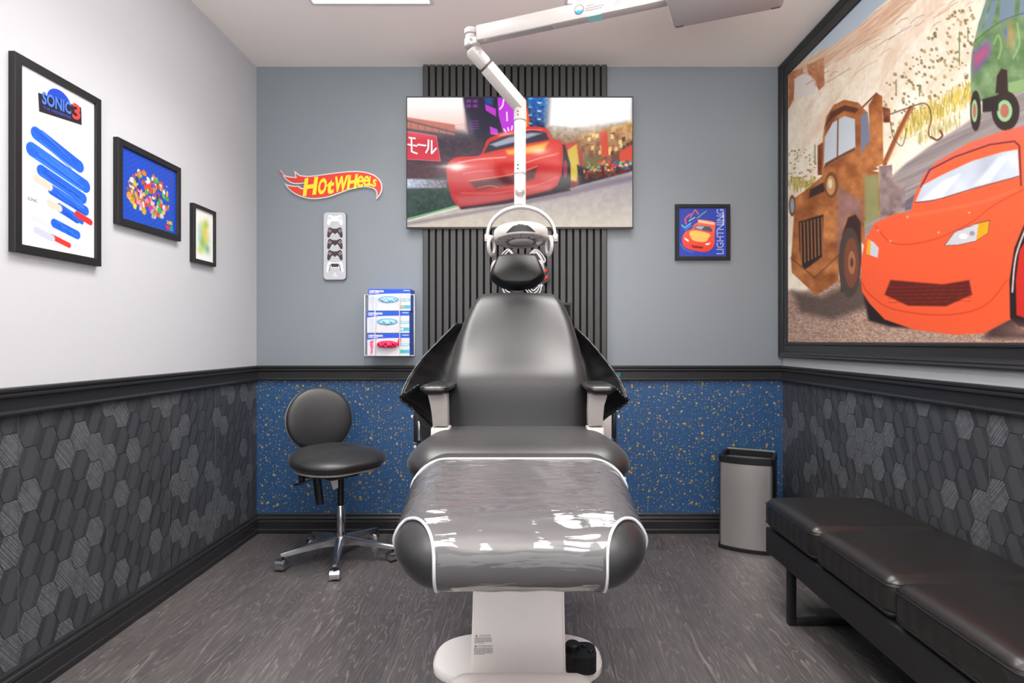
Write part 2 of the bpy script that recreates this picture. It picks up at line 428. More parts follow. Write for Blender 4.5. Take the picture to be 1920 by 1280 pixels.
# ------------------------------------------------------------------ painter for printed pictures
def vnoise(x, y, seed=0):
    xi = np.floor(x).astype(np.int64); yi = np.floor(y).astype(np.int64); fx = x-xi; fy = y-yi
    fx = fx*fx*(3-2*fx); fy = fy*fy*(3-2*fy)
    def h(a, b):
        n = (a*374761393+b*668265263+seed*974634777) & 0xffffffff
        n = ((n ^ (n >> 13))*1274126177) & 0xffffffff
        return ((n ^ (n >> 16)) & 0xffff)/65535.0
    return (h(xi, yi)*(1-fx)+h(xi+1, yi)*fx)*(1-fy)+(h(xi, yi+1)*(1-fx)+h(xi+1, yi+1)*fx)*fy
def fbm(x, y, oct=4, seed=0):
    s = 0; a = 0.5; tot = 0
    for k in range(oct):
        s = s+a*vnoise(x*2**k, y*2**k, seed+k); tot += a; a *= 0.5
    return s/tot
class Art:
    def __init__(s, X, Y): s.X = X; s.Y = Y; s.C = np.zeros(X.shape+(3,)); s.C[:] = 255
    def fill(s, c): s.C[:] = c; return s
    def blend(s, a, c):
        c = np.asarray(c, float); s.C = s.C*(1-a[..., None])+c*a[..., None]
    def sd(s, pts):
        pts = np.asarray(pts, float); X, Y = s.X, s.Y
        d = np.full(X.shape, 1e9); ins = np.zeros(X.shape, bool); n = len(pts)
        for i in range(n):
            x0, y0 = pts[i]; x1, y1 = pts[(i+1) % n]
            ex, ey = x1-x0, y1-y0; L = ex*ex+ey*ey+1e-12
            t = np.clip(((X-x0)*ex+(Y-y0)*ey)/L, 0, 1)
            d = np.minimum(d, (X-x0-t*ex)**2+(Y-y0-t*ey)**2)
            c = ((y0 > Y) != (y1 > Y))
            if abs(ey) > 1e-12: ins ^= c & (X < x0+(Y-y0)*ex/ey)
        return np.where(ins, -np.sqrt(d), np.sqrt(d))
    def sub(s, pts, pad):
        pts = np.asarray(pts, float)
        m = (s.X > pts[:, 0].min()-pad) & (s.X < pts[:, 0].max()+pad) & (s.Y > pts[:, 1].min()-pad) & (s.Y < pts[:, 1].max()+pad)
        r = np.any(m, 1); c = np.any(m, 0)
        if not r.any(): return None
        return slice(np.argmax(r), len(r)-np.argmax(r[::-1])), slice(np.argmax(c), len(c)-np.argmax(c[::-1]))
    def poly(s, pts, c, f=0.7, op=1.0, smooth=False):
        """c: colour, or function(X,Y)->(...,3)"""
        if smooth: pts = c2(pts, 5)
        sl = s.sub(pts, f*2+1)
        if sl is None: return
        t = Art.__new__(Art); t.X = s.X[sl]; t.Y = s.Y[sl]
        a = np.clip(0.5-t.sd(pts)/(2*f), 0, 1)*op
        cc = c(t.X, t.Y) if callable(c) else np.asarray(c, float)
        s.C[sl] = s.C[sl]*(1-a[..., None])+cc*a[..., None]
    def ell(s, cx, cy, rx, ry, c, f=0.7, op=1.0, rot=0.0):
        pts = []
        for k in range(28):
            a = 2*math.pi*k/28; x = rx*math.cos(a); y = ry*math.sin(a)
            pts.append((cx+x*math.cos(rot)-y*math.sin(rot), cy+x*math.sin(rot)+y*math.cos(rot)))
        s.poly(pts, c, f, op)
    def line(s, pts, w, c, f=0.6, op=1.0, smooth=True):
        if smooth and len(pts) > 2: pts = c2(pts, 5, False)
        pts = np.asarray(pts, float); sl = s.sub(pts, w+f*2+1)
        if sl is None: return
        X = s.X[sl]; Y = s.Y[sl]; d = np.full(X.shape, 1e9)
        for (x0, y0), (x1, y1) in zip(pts[:-1], pts[1:]):
            ex, ey = x1-x0, y1-y0; t = np.clip(((X-x0)*ex+(Y-y0)*ey)/(ex*ex+ey*ey+1e-12), 0, 1)
            d = np.minimum(d, np.hypot(X-x0-t*ex, Y-y0-t*ey))
        a = np.clip(0.5-(d-w/2)/(2*f), 0, 1)*op
        s.C[sl] = s.C[sl]*(1-a[..., None])+np.asarray(c, float)*a[..., None]
    def glow(s, cx, cy, rx, ry, c, op=1.0):
        a = np.exp(-(((s.X-cx)/rx)**2+((s.Y-cy)/ry)**2))*op; s.blend(a, c)
def grad(y0, c0, y1, c1, axis='y', nz=0, ns=0.1, seed=3):
    c0 = np.asarray(c0, float); c1 = np.asarray(c1, float)
    def g(X, Y):
        t = np.clip(((Y if axis == 'y' else X)-y0)/(y1-y0), 0, 1)[..., None]
        r = c0*(1-t)+c1*t
        if nz: r = r+(fbm(X*ns, Y*ns, 4, seed)[..., None]-0.5)*nz
        return r
    return g
def art_mesh(name, pts, C, material, parent):
    """pts (h,w,3) world, C (h,w,3) 0..255"""
    h, w_ = C.shape[:2]; org = np.array(worigin(parent))
    me = bpy.data.meshes.new(name)
    me.vertices.add(h*w_); me.vertices.foreach_set('co', (pts-org).astype(np.float32).ravel())
    i = np.arange(h*w_).reshape(h, w_)
    q = np.stack([i[:-1, :-1], i[:-1, 1:], i[1:, 1:], i[1:, :-1]], -1).reshape(-1, 4)
    nf = len(q); me.loops.add(nf*4); me.polygons.add(nf)
    me.loops.foreach_set('vertex_index', q.ravel().astype(np.int32))
    me.polygons.foreach_set('loop_start', (np.arange(nf)*4).astype(np.int32))
    try: me.polygons.foreach_set('loop_total', np.full(nf, 4, np.int32))
    except Exception: pass
    me.update(calc_edges=True)
    at = me.color_attributes.new('ink', 'FLOAT_COLOR', 'POINT')
    L = np.ones((h*w_, 4), np.float32); L[:, :3] = s2l(np.clip(C, 0, 255)).reshape(-1, 3)
    at.data.foreach_set('color', L.ravel()); me.materials.append(material); me.validate()
    o = bpy.data.objects.new(name, me); COL.objects.link(o); o.parent = parent
    return o

# ------------------------------------------------------------------ the room
floor = struct('floor', MB().box(WL-0.05, WR+0.05, YF-0.05, YB+0.05, -0.06, -0.004), mat('subfloor', rgb(30, 29, 30), 0.6))
ceiling = struct('ceiling', MB().box(WL-0.05, WR+0.05, YF-0.05, YB+0.05, H, H+0.06), M['ceiling'])
wall_left = struct('wall_left', MB().box(WL-0.06, WL, YF-0.05, YB+0.05, 0, H), M['wall_light'])
wall_right = struct('wall_right', MB().box(WR, WR+0.06, YF-0.05, YB+0.05, 0, H), M['wall_light'])
wall_back = struct('wall_back', MB().box(WL, WR, YB, YB+0.06, 0, H), M['wall_grey'])
wall_front = struct('wall_front', MB().box(WL, WR, YF-0.06, YF, 0, H), M['wall_grey'])

# floor planks
random.seed(4)
PW, PL = 0.152, 1.22
pm = MB().box(-PW/2+0.0002, PW/2-0.0002, -PL/2+0.0002, PL/2-0.0002, -0.004, 0.0, b=0.0004)
plank_me = pm.mesh('plank'); plank_me.materials.append(M['plank'])
nrow = int((WR-WL)/PW)+1
for i in range(nrow):
    x0 = WL+i*PW; off = (i*0.413+random.random()*0.2) % PL
    y = YB+off
    while y > YF:
        a, b_ = max(y-PL, YF), min(y, YB)
        if b_-a > 0.03:
            xe = min(x0+PW, WR)
            if abs(b_-a-PL) < 1e-6 and xe == x0+PW: me = plank_me; loc = (x0+PW/2, (a+b_)/2, 0)
            else:
                loc = ((x0+xe)/2, (a+b_)/2, 0)
                me = MB().box(-(xe-x0)/2+.0002, (xe-x0)/2-.0002, -(b_-a)/2+.0002, (b_-a)/2-.0002, -0.004, 0, b=0.0004).mesh('plank'); me.materials.append(M['plank'])
            o = bpy.data.objects.new('plank', me); o.location = loc; o.parent = floor; COL.objects.link(o)
        y -= PL

# hexagon wallpaper on the side walls
def clip_poly(p, axis, lim, keep_less):
    out = []
    for i in range(len(p)):
        a, b = p[i], p[(i+1) % len(p)]
        ia = a[axis] <= lim if keep_less else a[axis] >= lim; ib = b[axis] <= lim if keep_less else b[axis] >= lim
        if ia: out.append(a)
        if ia != ib:
            t = (lim-a[axis])/(b[axis]-a[axis]); out.append((lerp(a[0], b[0], t), lerp(a[1], b[1], t)))
    return out
def hex_side(wall, X, sgn, seams, ysplit):
    HW, HH = 0.0455, 0.05      # half width, half height
    zb, zt = BASE_T-0.012, RAIL_B+0.008
    full = [(HW, 0), (HW*.5, HH), (-HW*.5, HH), (-HW, 0), (-HW*.5, -HH), (HW*.5, -HH)]
    def hexmesh(poly, cx=0, cy=0, g=0.965):
        mx = sum(p[0] for p in poly)/len(poly); my = sum(p[1] for p in poly)/len(poly)
        mb = MB(); n = len(poly)
        a = [Vector((0, p[0]+(mx-p[0])*0.0, p[1])) for p in poly]
        inn = [Vector((-sgn*0.0011, mx+(p[0]-mx)*g, my+(p[1]-my)*g)) for p in poly]
        lo = [Vector((0, mx+(p[0]-mx)*0.975, my+(p[1]-my)*0.975)) for p in poly]
        mb.add(lo+inn, [tuple(range(n, 2*n))]+[(i, (i+1) % n, n+(i+1) % n, n+i) for i in range(n)])
        return mb
    fm = hexmesh(full).mesh('hexagon_tile'); fm.materials.append(M['hex'])
    back = MB().box(min(X, X-sgn*0.0015), max(X, X-sgn*0.0015), YF, YB, BASE_T-0.02, RAIL_B+0.02)
    bo = obj('wallpaper_backing', back, M['hex_back'], wall)
    x = X-sgn*0.0016; rest = MB(); cnt = 0; tones = []
    cols = int((YB-YF)/(HW*1.5))+2
    for c in range(cols):
        cy = YB-0.02-c*HW*1.5
        for r in range(-1, 10):
            cz = zb+r*HH*2+(HH if c % 2 else 0)+0.01
            poly = [(p[0]+cy, p[1]+cz) for p in full]
            near = cy < ysplit
            q = clip_poly(clip_poly(clip_poly(clip_poly(poly, 1, zb, False), 1, zt, True), 0, YB-0.002, True), 0, YF, False)
            if len(q) < 3: continue
            if near:
                mb = hexmesh(q); rest.add([v+Vector((x, 0, 0)) for v in mb.v], mb.f); tones += [random.random()]*len(mb.f); continue
            if abs(sum(p[0] for p in q)/len(q)-cy) < 1e-6 and len(q) == 6 and abs(q[0][1]-poly[0][1]) < 1e-9 and max(p[1] for p in q) == max(p[1] for p in poly) and min(p[1] for p in q) == min(p[1] for p in poly): me = fm
            else:
                if max(p[1] for p in q)-min(p[1] for p in q) < 0.012: continue
                me = hexmesh([(p[0]-cy, p[1]-cz) for p in q]).mesh('hexagon_tile'); me.materials.append(M['hex'])
            o = bpy.data.objects.new('hexagon_tile', me); o.parent = wall; o.location = (x, cy, cz); COL.objects.link(o); cnt += 1
    o = obj('hexagon_tiling', rest, M['hex_joined'], wall); o['kind'] = 'stuff'
    o.data.attributes.new('tone', 'FLOAT', 'FACE').data.foreach_set('value', tones)
    for y in seams:
        s = MB().box(min(X, X-sgn*0.0042), max(X, X-sgn*0.0042), y-0.0007, y+0.0007, BASE_T, RAIL_B); obj('wallpaper_seam', s, M['seam'], wall)
M['seam'] = mat('wallpaper_seam', rgb(84, 86, 90), 0.5)
hex_side(wall_left, WL, -1, [1.394, 1.768, 2.142, 2.515, 2.886, 3.258], 1.0)
hex_side(wall_right, WR, 1, [1.47, 1.84, 2.216, 2.587, 2.957], 1.0)
# blue wallpaper on the back wall
obj('blue_wallpaper', MB().box(WL+0.001, WR-0.001, YB-0.002, YB+0.001, BASE_T-0.02, RAIL_B+0.02), M['splatter'], wall_back)

# chair rail and baseboard mouldings, profile (distance from wall, z)
RAIL = [(0, RAIL_T), (.020, RAIL_T), (.024, .945), (.024, .938), (.018, .932), (.021, .928), (.021, .921), (.012, .914), (.012, .880), (.018, .877), (.020, .872), (.018, RAIL_B), (0, RAIL_B)]
BASE = [(0, BASE_T), (.006, BASE_T), (.011, .106), (.011, .094), (.016, .089), (.018, .081), (.014, .074), (.018, .068), (.018, .026), (.022, .022), (.023, .008), (.020, 0), (0, 0)]
def moulding(name, prof, wall):
    mb = MB(); n = len(prof)
    def pt(d, z, end):
        if wall == 'left': return Vector((WL+d, (YB-d) if end else (YF+d), z))
        if wall == 'right': return Vector((WR-d, (YB-d) if end else (YF+d), z))
        if wall == 'front': return Vector(((WR-d) if end else (WL+d), YF+d, z))
        return Vector(((WR-d) if end else (WL+d), YB-d, z))
    vs = [pt(d, z, 0) for d, z in prof]+[pt(d, z, 1) for d, z in prof]
    mb.add(vs, [(i, (i+1) % n, n+(i+1) % n, n+i) for i in range(n)]); return struct(name, mb, M['trim'], ang=25)
for k, wn in enumerate(('left', 'back', 'right', 'front')):
    moulding('trim_%d' % (k+1), RAIL, wn); moulding('baseboard_'+wn, BASE, wn)

# ceiling light panels
def ceiling_panel(x0, x1, y0, y1, label):
    cx, cy = (x0+x1)/2, (y0+y1)/2
    t = thing('ceiling_light', label, 'light', (cx, cy, H-0.012), 'ceiling light panels')
    f = MB(); w_ = 0.012; z0, z1 = H-0.012, H
    f.box(x0, x1, y0, y0+w_, z0, z1).box(x0, x1, y1-w_, y1, z0, z1).box(x0, x0+w_, y0+w_, y1-w_, z0, z1).box(x1-w_, x1, y0+w_, y1-w_, z0, z1)
    obj('frame', f, M['white'], t)
    obj('diffuser', MB().box(x0+w_, x1-w_, y0+w_, y1-w_, H-0.008, H-0.001), M['panel_light'], t)
    l = bpy.data.lights.new('panel_lamp', 'AREA'); l.shape = 'RECTANGLE'; l.size = x1-x0-0.03; l.size_y = y1-y0-0.03; l.energy = PANEL_W; l.color = (1, 0.97, 0.94); l.spread = math.radians(118)
    lo_ = bpy.data.objects.new('panel_lamp', l); lo_.parent = t; lo_.location = (0, 0, -0.002); COL.objects.link(lo_)
ceiling_panel(-0.990, -0.432, 1.49, 2.70, 'flat white ceiling light panel at the top left of the photo')
ceiling_panel(0.175, 0.733, 1.49, 2.70, 'flat white ceiling light panel behind the long white lamp arm')
ceiling_panel(-0.990, -0.432, -0.9, 0.31, 'flat white ceiling light panel on the left behind the camera')
ceiling_panel(0.175, 0.733, -0.9, 0.31, 'flat white ceiling light panel on the right behind the camera')

# ------------------------------------------------------------------ slat panel
sx0, sx1, n_s = -0.590, 0.4545, 27
sp = thing('slat_panel', 'tall charcoal panel of narrow vertical slats on the back wall behind the television', 'wall panel', ((sx0+sx1)/2, YB, RAIL_T))
obj('felt_backing', MB().box(sx0, sx1, YB-0.009, YB, RAIL_T, H-0.001), M['felt'], sp)
pitch = (sx1-sx0)/n_s
sm = MB().box(-0.0137, 0.0137, -0.031, -0.009, 0, H-0.002-RAIL_T, b=0.0012).mesh('slat'); sm.materials.append(M['slat'])
for i in range(n_s):
    o = bpy.data.objects.new('slat', sm); o.parent = sp; COL.objects.link(o)
    o.location = (sx0+pitch*(i+0.5)-(sx0+sx1)/2, 0, 0)

# ------------------------------------------------------------------ frames
def frame_mb(outer, inner, n, prof, closed_back=True):
    """prof [(u,h)] from outer edge to inner edge"""
    pcs = []
    for i in range(4):
        j = (i+1) % 4; mb = MB(); k = len(prof)
        pts = [(0.0, 0.0)]+list(prof)+[(1.0, 0.0)]; k = len(pts)
        a = [Vector(outer[i]).lerp(Vector(inner[i]), u)+n*h for u, h in pts]; b = [Vector(outer[j]).lerp(Vector(inner[j]), u)+n*h for u, h in pts]
        mb.add(a+b, [(q, (q+1) % k, k+(q+1) % k, k+q) for q in range(k)]+[tuple(range(k)), tuple(range(k, 2*k))[::-1]]); pcs.append(mb)
    return pcs
SIMPLE = [(0, .0185), (.06, .02), (.94, .02), (1.0, .017)]
def picture_side(name, label, side, d0, d1, z0, z1, bw, group, material=None):
    """picture on the left or right wall. returns (thing, X of the print, inner rect)"""
    X = WL if side < 0 else WR; n = Vector((-side, 0, 0))
    t = thing(name, label, 'picture', (X-side*0.001, (d0+d1)/2, z0), group)
    outer = [(X, d0, z0), (X, d1, z0), (X, d1, z1), (X, d0, z1)]
    inner = [(X, d0+bw, z0+bw), (X, d1-bw, z0+bw), (X, d1-bw, z1-bw), (X, d0+bw, z1-bw)]
    fm = MB()
    for p in frame_mb(outer, inner, n, SIMPLE): fm.add(p.v, p.f)
    obj('frame', fm, M['frame_black'], t, ang=30)
    return t, X-side*0.012, (d0+bw-0.001, d1-bw+0.001, z0+bw-0.001, z1-bw+0.001)
def grid_side(X, r, step):
    d0, d1, z0, z1 = r; nu = int((d1-d0)/step)+1; nv = int((z1-z0)/step)+1
    U, V = np.meshgrid(np.linspace(d0, d1, nu), np.linspace(z1, z0, nv))
    pts = np.stack([np.full_like(U, X), U, V], -1)
    return pts, (U-d0)*1000, (z1-V)*1000     # mm from the left edge (left wall) and top

# --- tall poster
G = 'framed prints on the left wall'
t, X, r = picture_side('framed_poster', 'largest black-framed poster on the left wall, tall and white with blue', -1, 1.738, 2.092, 1.352, 1.946, 0.026, G)
pts, U, V = grid_side(X, r, 0.0016); A = Art(U, V); A.fill((247, 247, 249))
bl = grad(140, (24, 84, 205), 520, (30, 110, 232), nz=70, ns=0.06)
A.ell(150, 58, 50, 42, (28, 70, 190)); A.poly([(66, 60), (244, 36), (246, 96), (70, 118)], (34, 32, 36))
random.seed(21)
# plain brush strokes in the print's colours
for (x0_, y0_, x1_, y1_, w_) in ((60, 190, 235, 240, 42), (45, 245, 262, 300, 46), (80, 300, 250, 345, 38), (120, 350, 262, 385, 34), (150, 400, 240, 425, 30), (130, 455, 225, 475, 30)):
    A.line([(x0_, y0_), (x1_, y1_)], w_, (28, 96, 214), 1.5, smooth=False)
    for k in range(9):
        o_ = random.uniform(-0.45, 0.45)*w_; A.line([(x0_+random.uniform(-8, 30), y0_+o_), (x1_-random.uniform(-8, 40), y1_+o_)], random.uniform(1, 3), random.choice([(14, 64, 180), (80, 150, 244), (20, 80, 200)]), 1.0, smooth=False)
A.line([(60, 330), (110, 342)], 26, (226, 198, 180), 2, smooth=False); A.line([(110, 395), (150, 402)], 24, (226, 198, 180), 2, smooth=False)
A.line([(225, 405), (285, 420)], 22, (216, 44, 46), 1.5, smooth=False); A.line([(235, 440), (285, 452)], 14, (240, 236, 240), 1.5, smooth=False); A.line([(120, 500), (190, 516)], 18, (216, 52, 50), 1.5, smooth=False)
A.line([(60, 490), (120, 505)], 24, (190, 196, 220), 2, smooth=False); A.line([(50, 455), (110, 468)], 20, (206, 208, 222), 2, smooth=False)
art_mesh('print', pts, A.C, M['art'], t)
def on_left(X, r):
    return lambda u, v: Vector((X+0.0012, r[0]+u/1000, r[3]-v/1000))
m_ = on_left(X, r)
tl = MB(); text_mb('SONIC', lambda x, y: m_(x, 104-y-(x-70)*0.09), fit=(80, 198, 14, 54), bold=0.03, mb=tl); obj('lettering', tl, mat('blue_neon_ink', rgb(70, 120, 250), 0.5), t, label='large blue title lettering')
tl = MB(); text_mb('3', lambda x, y: m_(x, 104-y-(x-70)*0.09), fit=(203, 238, 4, 58), bold=0.03, mb=tl); obj('lettering', tl, mat('red_neon_ink', rgb(232, 60, 60), 0.5), t, label='red numeral 3')
tl = MB(); text_mb('THE HEDGEHOG', lambda x, y: m_(x, 104-y-(x-70)*0.09), fit=(84, 196, 0, 8), mb=tl); obj('lettering', tl, mat('blue_small_ink', rgb(60, 90, 220), 0.5), t, label='small blue subtitle lettering')
tl = MB(); text_mb('SONIC', lambda x, y: m_(x, 404-y), fit=(27, 64, 0, 10), mb=tl); obj('lettering', tl, M['text_black'], t, label='small black lettering low on the left')

# --- landscape blue picture
t, X, r = picture_side('framed_poster', 'black-framed landscape print on the left wall, bright blue with a colourful cluster', -1, 2.178, 2.574, 1.523, 1.845, 0.026, G)
pts, U, V = grid_side(X, r, 0.0016); A = Art(U, V)
st = (np.sin((U*0.6+V)*0.33) > 0.2).astype(float)
A.fill((20, 74, 190)); A.blend(st*0.5, (12, 60, 168)); random.seed(8)
pal = [(222, 60, 44), (240, 196, 50), (236, 150, 60), (60, 170, 70), (240, 150, 190), (150, 60, 170), (236, 226, 214), (40, 60, 160), (170, 100, 50), (240, 236, 240), (228, 120, 40), (90, 190, 90)]
for k in range(150):
    a = random.random()*6.283; q = math.sqrt(random.random())
    u, v = 165+128*q*math.cos(a), 146+86*q*math.sin(a)
    c = np.array(random.choice(pal))*random.uniform(0.8, 1.05)
    A.ell(u, v, random.uniform(5, 15), random.uniform(6, 17), c, 1.2, rot=random.random()*3)
for k in range(60): A.ell(165+120*random.uniform(-1, 1), 146+70*random.uniform(-1, 1), random.uniform(1.5, 3.5), random.uniform(1.5, 4), random.choice([(40, 30, 40), (250, 246, 240), (120, 50, 30)]), 1)
art_mesh('print', pts, A.C, M['art'], t); m_ = on_left(X, r)
for s, c, fx in (('SUPER', (240, 200, 60), (278, 318, 0, 16)), ('MAR', (228, 60, 50), (268, 298, -24, -4)), ('IO', (80, 190, 90), (300, 322, -24, -4))):
    tl = MB(); text_mb(s, lambda x, y: m_(x, 238-y), fit=fx, bold=0.03, mb=tl); obj('lettering', tl, mat('poster_ink_'+s.lower(), rgb(*c), 0.5), t)

# --- small portrait picture
t, X, r = picture_side('framed_poster', 'smallest black-framed print on the left wall, pale green and yellow watercolour', -1, 2.672, 2.864, 1.449, 1.717, 0.017, G)
pts, U, V = grid_side(X, r, 0.0016); A = Art(U, V); A.fill((246, 247, 246))
nz = fbm(U*0.03, V*0.03, 4, 5)
A.blend(np.clip((0.62-np.hypot((U-80)/95, (V-118)/140)+(nz-0.5)*0.9)*3, 0, 1)*0.7, (196, 226, 190))
A.glow(85, 90, 30, 40, (226, 200, 60), 0.85); A.glow(100, 60, 20, 18, (150, 196, 80), 0.7); A.glow(70, 150, 32, 34, (120, 176, 70), 0.8); A.glow(95, 130, 22, 30, (240, 210, 90), 0.7); A.glow(50, 190, 26, 16, (180, 210, 60), 0.6); A.glow(110, 175, 20, 22, (60, 150, 80), 0.6); A.glow(50, 110, 16, 40, (160, 210, 220), 0.6)
art_mesh('print', pts, A.C, M['art'], t)

# --- small square picture on the back wall
x0, x1, z0, z1, bw = 0.8395, 1.1495, 1.545, 1.861, 0.021
t = thing('framed_poster', 'small square black-framed blue print on the grey back wall right of the television', 'picture', ((x0+x1)/2, YB-0.001, z0))
n = Vector((0, -1, 0)); fm = MB()
for p in frame_mb([(x0, YB, z0), (x1, YB, z0), (x1, YB, z1), (x0, YB, z1)], [(x0+bw, YB, z0+bw), (x1-bw, YB, z0+bw), (x1-bw, YB, z1-bw), (x0+bw, YB, z1-bw)], n, SIMPLE): fm.add(p.v, p.f)
obj('frame', fm, M['frame_black'], t, ang=30)
S = (x1-x0-2*bw+0.002)*1000; SV = (z1-z0-2*bw+0.002)*1000
U, V = np.meshgrid(np.linspace(0, S, 170), np.linspace(0, SV, 172)); A = Art(U, V)
pts = np.stack([x0+bw-0.001+U/1000, np.full_like(U, YB-0.012), z1-bw+0.001-V/1000], -1)
A.fill((36, 62, 170)); K = S/820.0
def q(*pp): return [((a-315)*K, (b-265)*K) for a, b in pp]
A.line(q((370, 560), (420, 600), (520, 530)), 22*K, (90, 190, 230)); A.line(q((440, 540), (430, 450), (520, 370)), 26*K, (220, 80, 70)); A.line(q((510, 440), (600, 290)), 10*K, (236, 150, 90)); A.line(q((600, 300), (650, 370)), 22*K, (222, 84, 70)); A.line(q((630, 440), (790, 320)), 12*K, (120, 200, 130)); A.line(q((540, 520), (690, 430)), 14*K, (110, 60, 170)); A.line(q((415, 650), (530, 570)), 9*K, (110, 190, 190)); A.line(q((490, 490), (590, 430)), 16*K, (170, 210, 90)); A.line(q((340, 880), (420, 980), (560, 1030)), 4, (70, 120, 220))
red = grad(0, (244, 130, 96), 260, (224, 52, 34))
A.poly(q((380, 760), (440, 670), (540, 625), (570, 560), (640, 510), (660, 465), (930, 505), (940, 600), (930, 760), (935, 850), (900, 950), (800, 1015), (640, 1010), (450, 960), (385, 890)), red, 0.8, smooth=True)
A.poly(q((655, 470), (930, 520), (925, 560), (650, 515)), (246, 196, 160)); A.poly(q((575, 600), (630, 560), (850, 590), (890, 640), (880, 680), (720, 650), (590, 625)), (70, 78, 104))
A.poly(q((590, 606), (640, 570), (760, 586), (700, 640)), (190, 200, 216), op=0.8)
A.poly(q((500, 690), (600, 655), (840, 710), (830, 780), (760, 850), (560, 820)), (246, 190, 110), smooth=True)
A.poly(q((410, 770), (490, 820), (480, 850), (420, 810)), (236, 232, 236)); A.poly(q((770, 880), (870, 860), (830, 900), (780, 905)), (236, 232, 236)); A.poly(q((520, 905), (735, 935), (720, 965), (560, 950)), (120, 24, 20))
art_mesh('print', pts, A.C, M['art'], t)
bk = lambda u, v: Vector((x0+bw-0.001+u/1000, YB-0.0135, z1-bw+0.001-v/1000))
tl = MB()
text_mb('LIGHTNING', lambda x, y: bk((1085-315)*K-y*K, (1060-265)*K-x*K), fit=(0, 775, 0, 122), mb=tl, bold=0.012)
obj('lettering', tl, mat('pale_blue_ink', rgb(190, 205, 250), 0.5), t, label='pale blue outlined vertical lettering')
tl2 = MB(); text_mb('LIGHTNING', lambda x, y: bk((1075-315)*K-y*K, (1052-265)*K-x*K)-Vector((0, 0.0006, 0)), fit=(0, 760, 0, 104), mb=tl2, bold=-0.028)
obj('lettering', tl2, mat('blue_ink_fill', rgb(36, 62, 170), 0.5), t)
tl = MB(); text_mb('McQUEEN', lambda x, y: bk((1098-315)*K-y*K, (565-265)*K-x*K)-Vector((0, 0.001, 0)), fit=(0, 215, 0, 34), mb=tl, bold=0.02); obj('lettering', tl, M['text_white'], t, label='small white lettering')
tl = MB(); text_mb('Rust-eze', lambda x, y: bk((520-315)*K+x*K, (752-265)*K-y*K+x*K*0.1), fit=(0, 300, 0, 60), mb=tl, bold=0.02); obj('lettering', tl, M['yellow'], t)

# ------------------------------------------------------------------ television
def tvp(px, py, back=0.0):
    d = 3.251+(py-181)/(428-181)*(3.290-3.251)+back
    return P(px, py, 3.251+(py-181)/(247)*0.039)+Vector((0, back, 0))
tc_ = tvp(975, 428)
tv = thing('television', 'large flat television showing a red car in a city street', 'television', (tc_.x, YB, tc_.z))
W4, H4 = 470, 274
U, V = np.meshgrid(np.linspace(763.5, 1185.5, W4), np.linspace(183, 425.5, H4))
D = 3.251+(V-181)/247*0.039; fx = 1.0
pts = np.stack([(U-CX)*D/F, D, EYE+(CY-V)*D/F], -1)
A = Art(U, V); A.fill((30, 28, 40))
z3 = lambda *pp: [(740+a/3.367, 100+b/3.367) for a, b in pp]
# city behind, with ceiling panel reflections painted in as white patches
A.poly(z3((60, 260), (440, 260), (460, 500), (60, 430)), grad(183, (250, 246, 246), 235, (236, 190, 180)), 6)  # pale sky haze, doubling as painted reflection of the left ceiling panel
A.poly(z3((60, 400), (380, 450), (380, 520), (270, 500), (60, 470)), (178, 82, 62), 1.5)
A.line(z3((80, 425), (380, 500)), 3, (60, 40, 50), smooth=False); 
for k in range(6): A.line(z3((100+k*45, 430+k*8), (103+k*45, 470+k*9)), 1, (70, 40, 40), smooth=False)
A.poly(z3((60, 480), (560, 540), (560, 800), (60, 800)), grad(240, (46, 34, 52), 330, (58, 26, 44), nz=50, ns=0.2), 2)
for k in range(14): A.line(z3((60, 690+k*9), (330, 670+k*9)), 1, (110, 40, 60), 0.6, op=0.5, smooth=False)
for k in range(16): A.line(z3((270, 480+k*13), (560, 420+k*16)), 0.8, (90, 80, 110), 0.5, op=0.5, smooth=False)
A.poly(z3((70, 488), (262, 520), (290, 680), (76, 668)), (206, 34, 62))
A.line(z3((70, 490), (262, 522), (288, 680), (78, 668)), 0.9, (236, 130, 150), smooth=False)
kw = 3.2
for a in (((92, 532), (128, 537)), ((84, 575), (140, 584)), ((106, 534), (108, 620), (140, 632)), ((148, 576), (196, 582)), ((214, 548), (212, 600), (198, 626)), ((234, 552), (234, 632), (262, 600))):
    A.line([(x+0.6, y+0.6) for x, y in z3(*a)], kw, (110, 10, 30), 0.5, smooth=False)
    A.line(z3(*a), kw, (250, 246, 248), 0.5, smooth=False)
A.poly(z3((430, 260), (560, 260), (560, 520), (470, 520)), (34, 28, 52), 2)
for j in range(2):
    for i in range(2): A.poly(z3((452+i*42, 292+j*30), (482+i*42, 292+j*30), (482+i*42, 312+j*30), (452+i*42, 312+j*30)), (118, 46, 140), 1)
for k in range(4): A.line(z3((475, 430+k*16), (530, 426+k*16)), 1.6, (112, 44, 140), 0.8, smooth=False)
A.poly(z3((555, 260), (650, 260), (650, 520), (560, 520)), (26, 26, 50), 2); A.poly(z3((560, 270), (620, 270), (620, 330), (575, 320)), (30, 70, 130), 3)
A.poly(z3((570, 320), (640, 350), (640, 400), (575, 360)), (190, 50, 200), 1); A.poly(z3((600, 460), (650, 480), (650, 515), (605, 510)), (196, 54, 206), 1)
A.poly(z3((648, 260), (760, 260), (760, 520), (690, 520), (655, 390)), (188, 46, 212), 1)
for a in (((690, 285), (682, 330), (664, 352)), ((708, 372), (710, 425)), ((690, 478), (705, 500)), ((715, 470), (722, 500)), ((742, 460), (735, 505))): A.line(z3(*a), 2.6, (250, 236, 252), 0.6, smooth=False)
A.poly(z3((820, 260), (850, 460), (825, 470)), (240, 150, 40), 1); A.poly(z3((835, 300), (855, 430), (850, 470), (838, 470)), (222, 60, 50), 1)
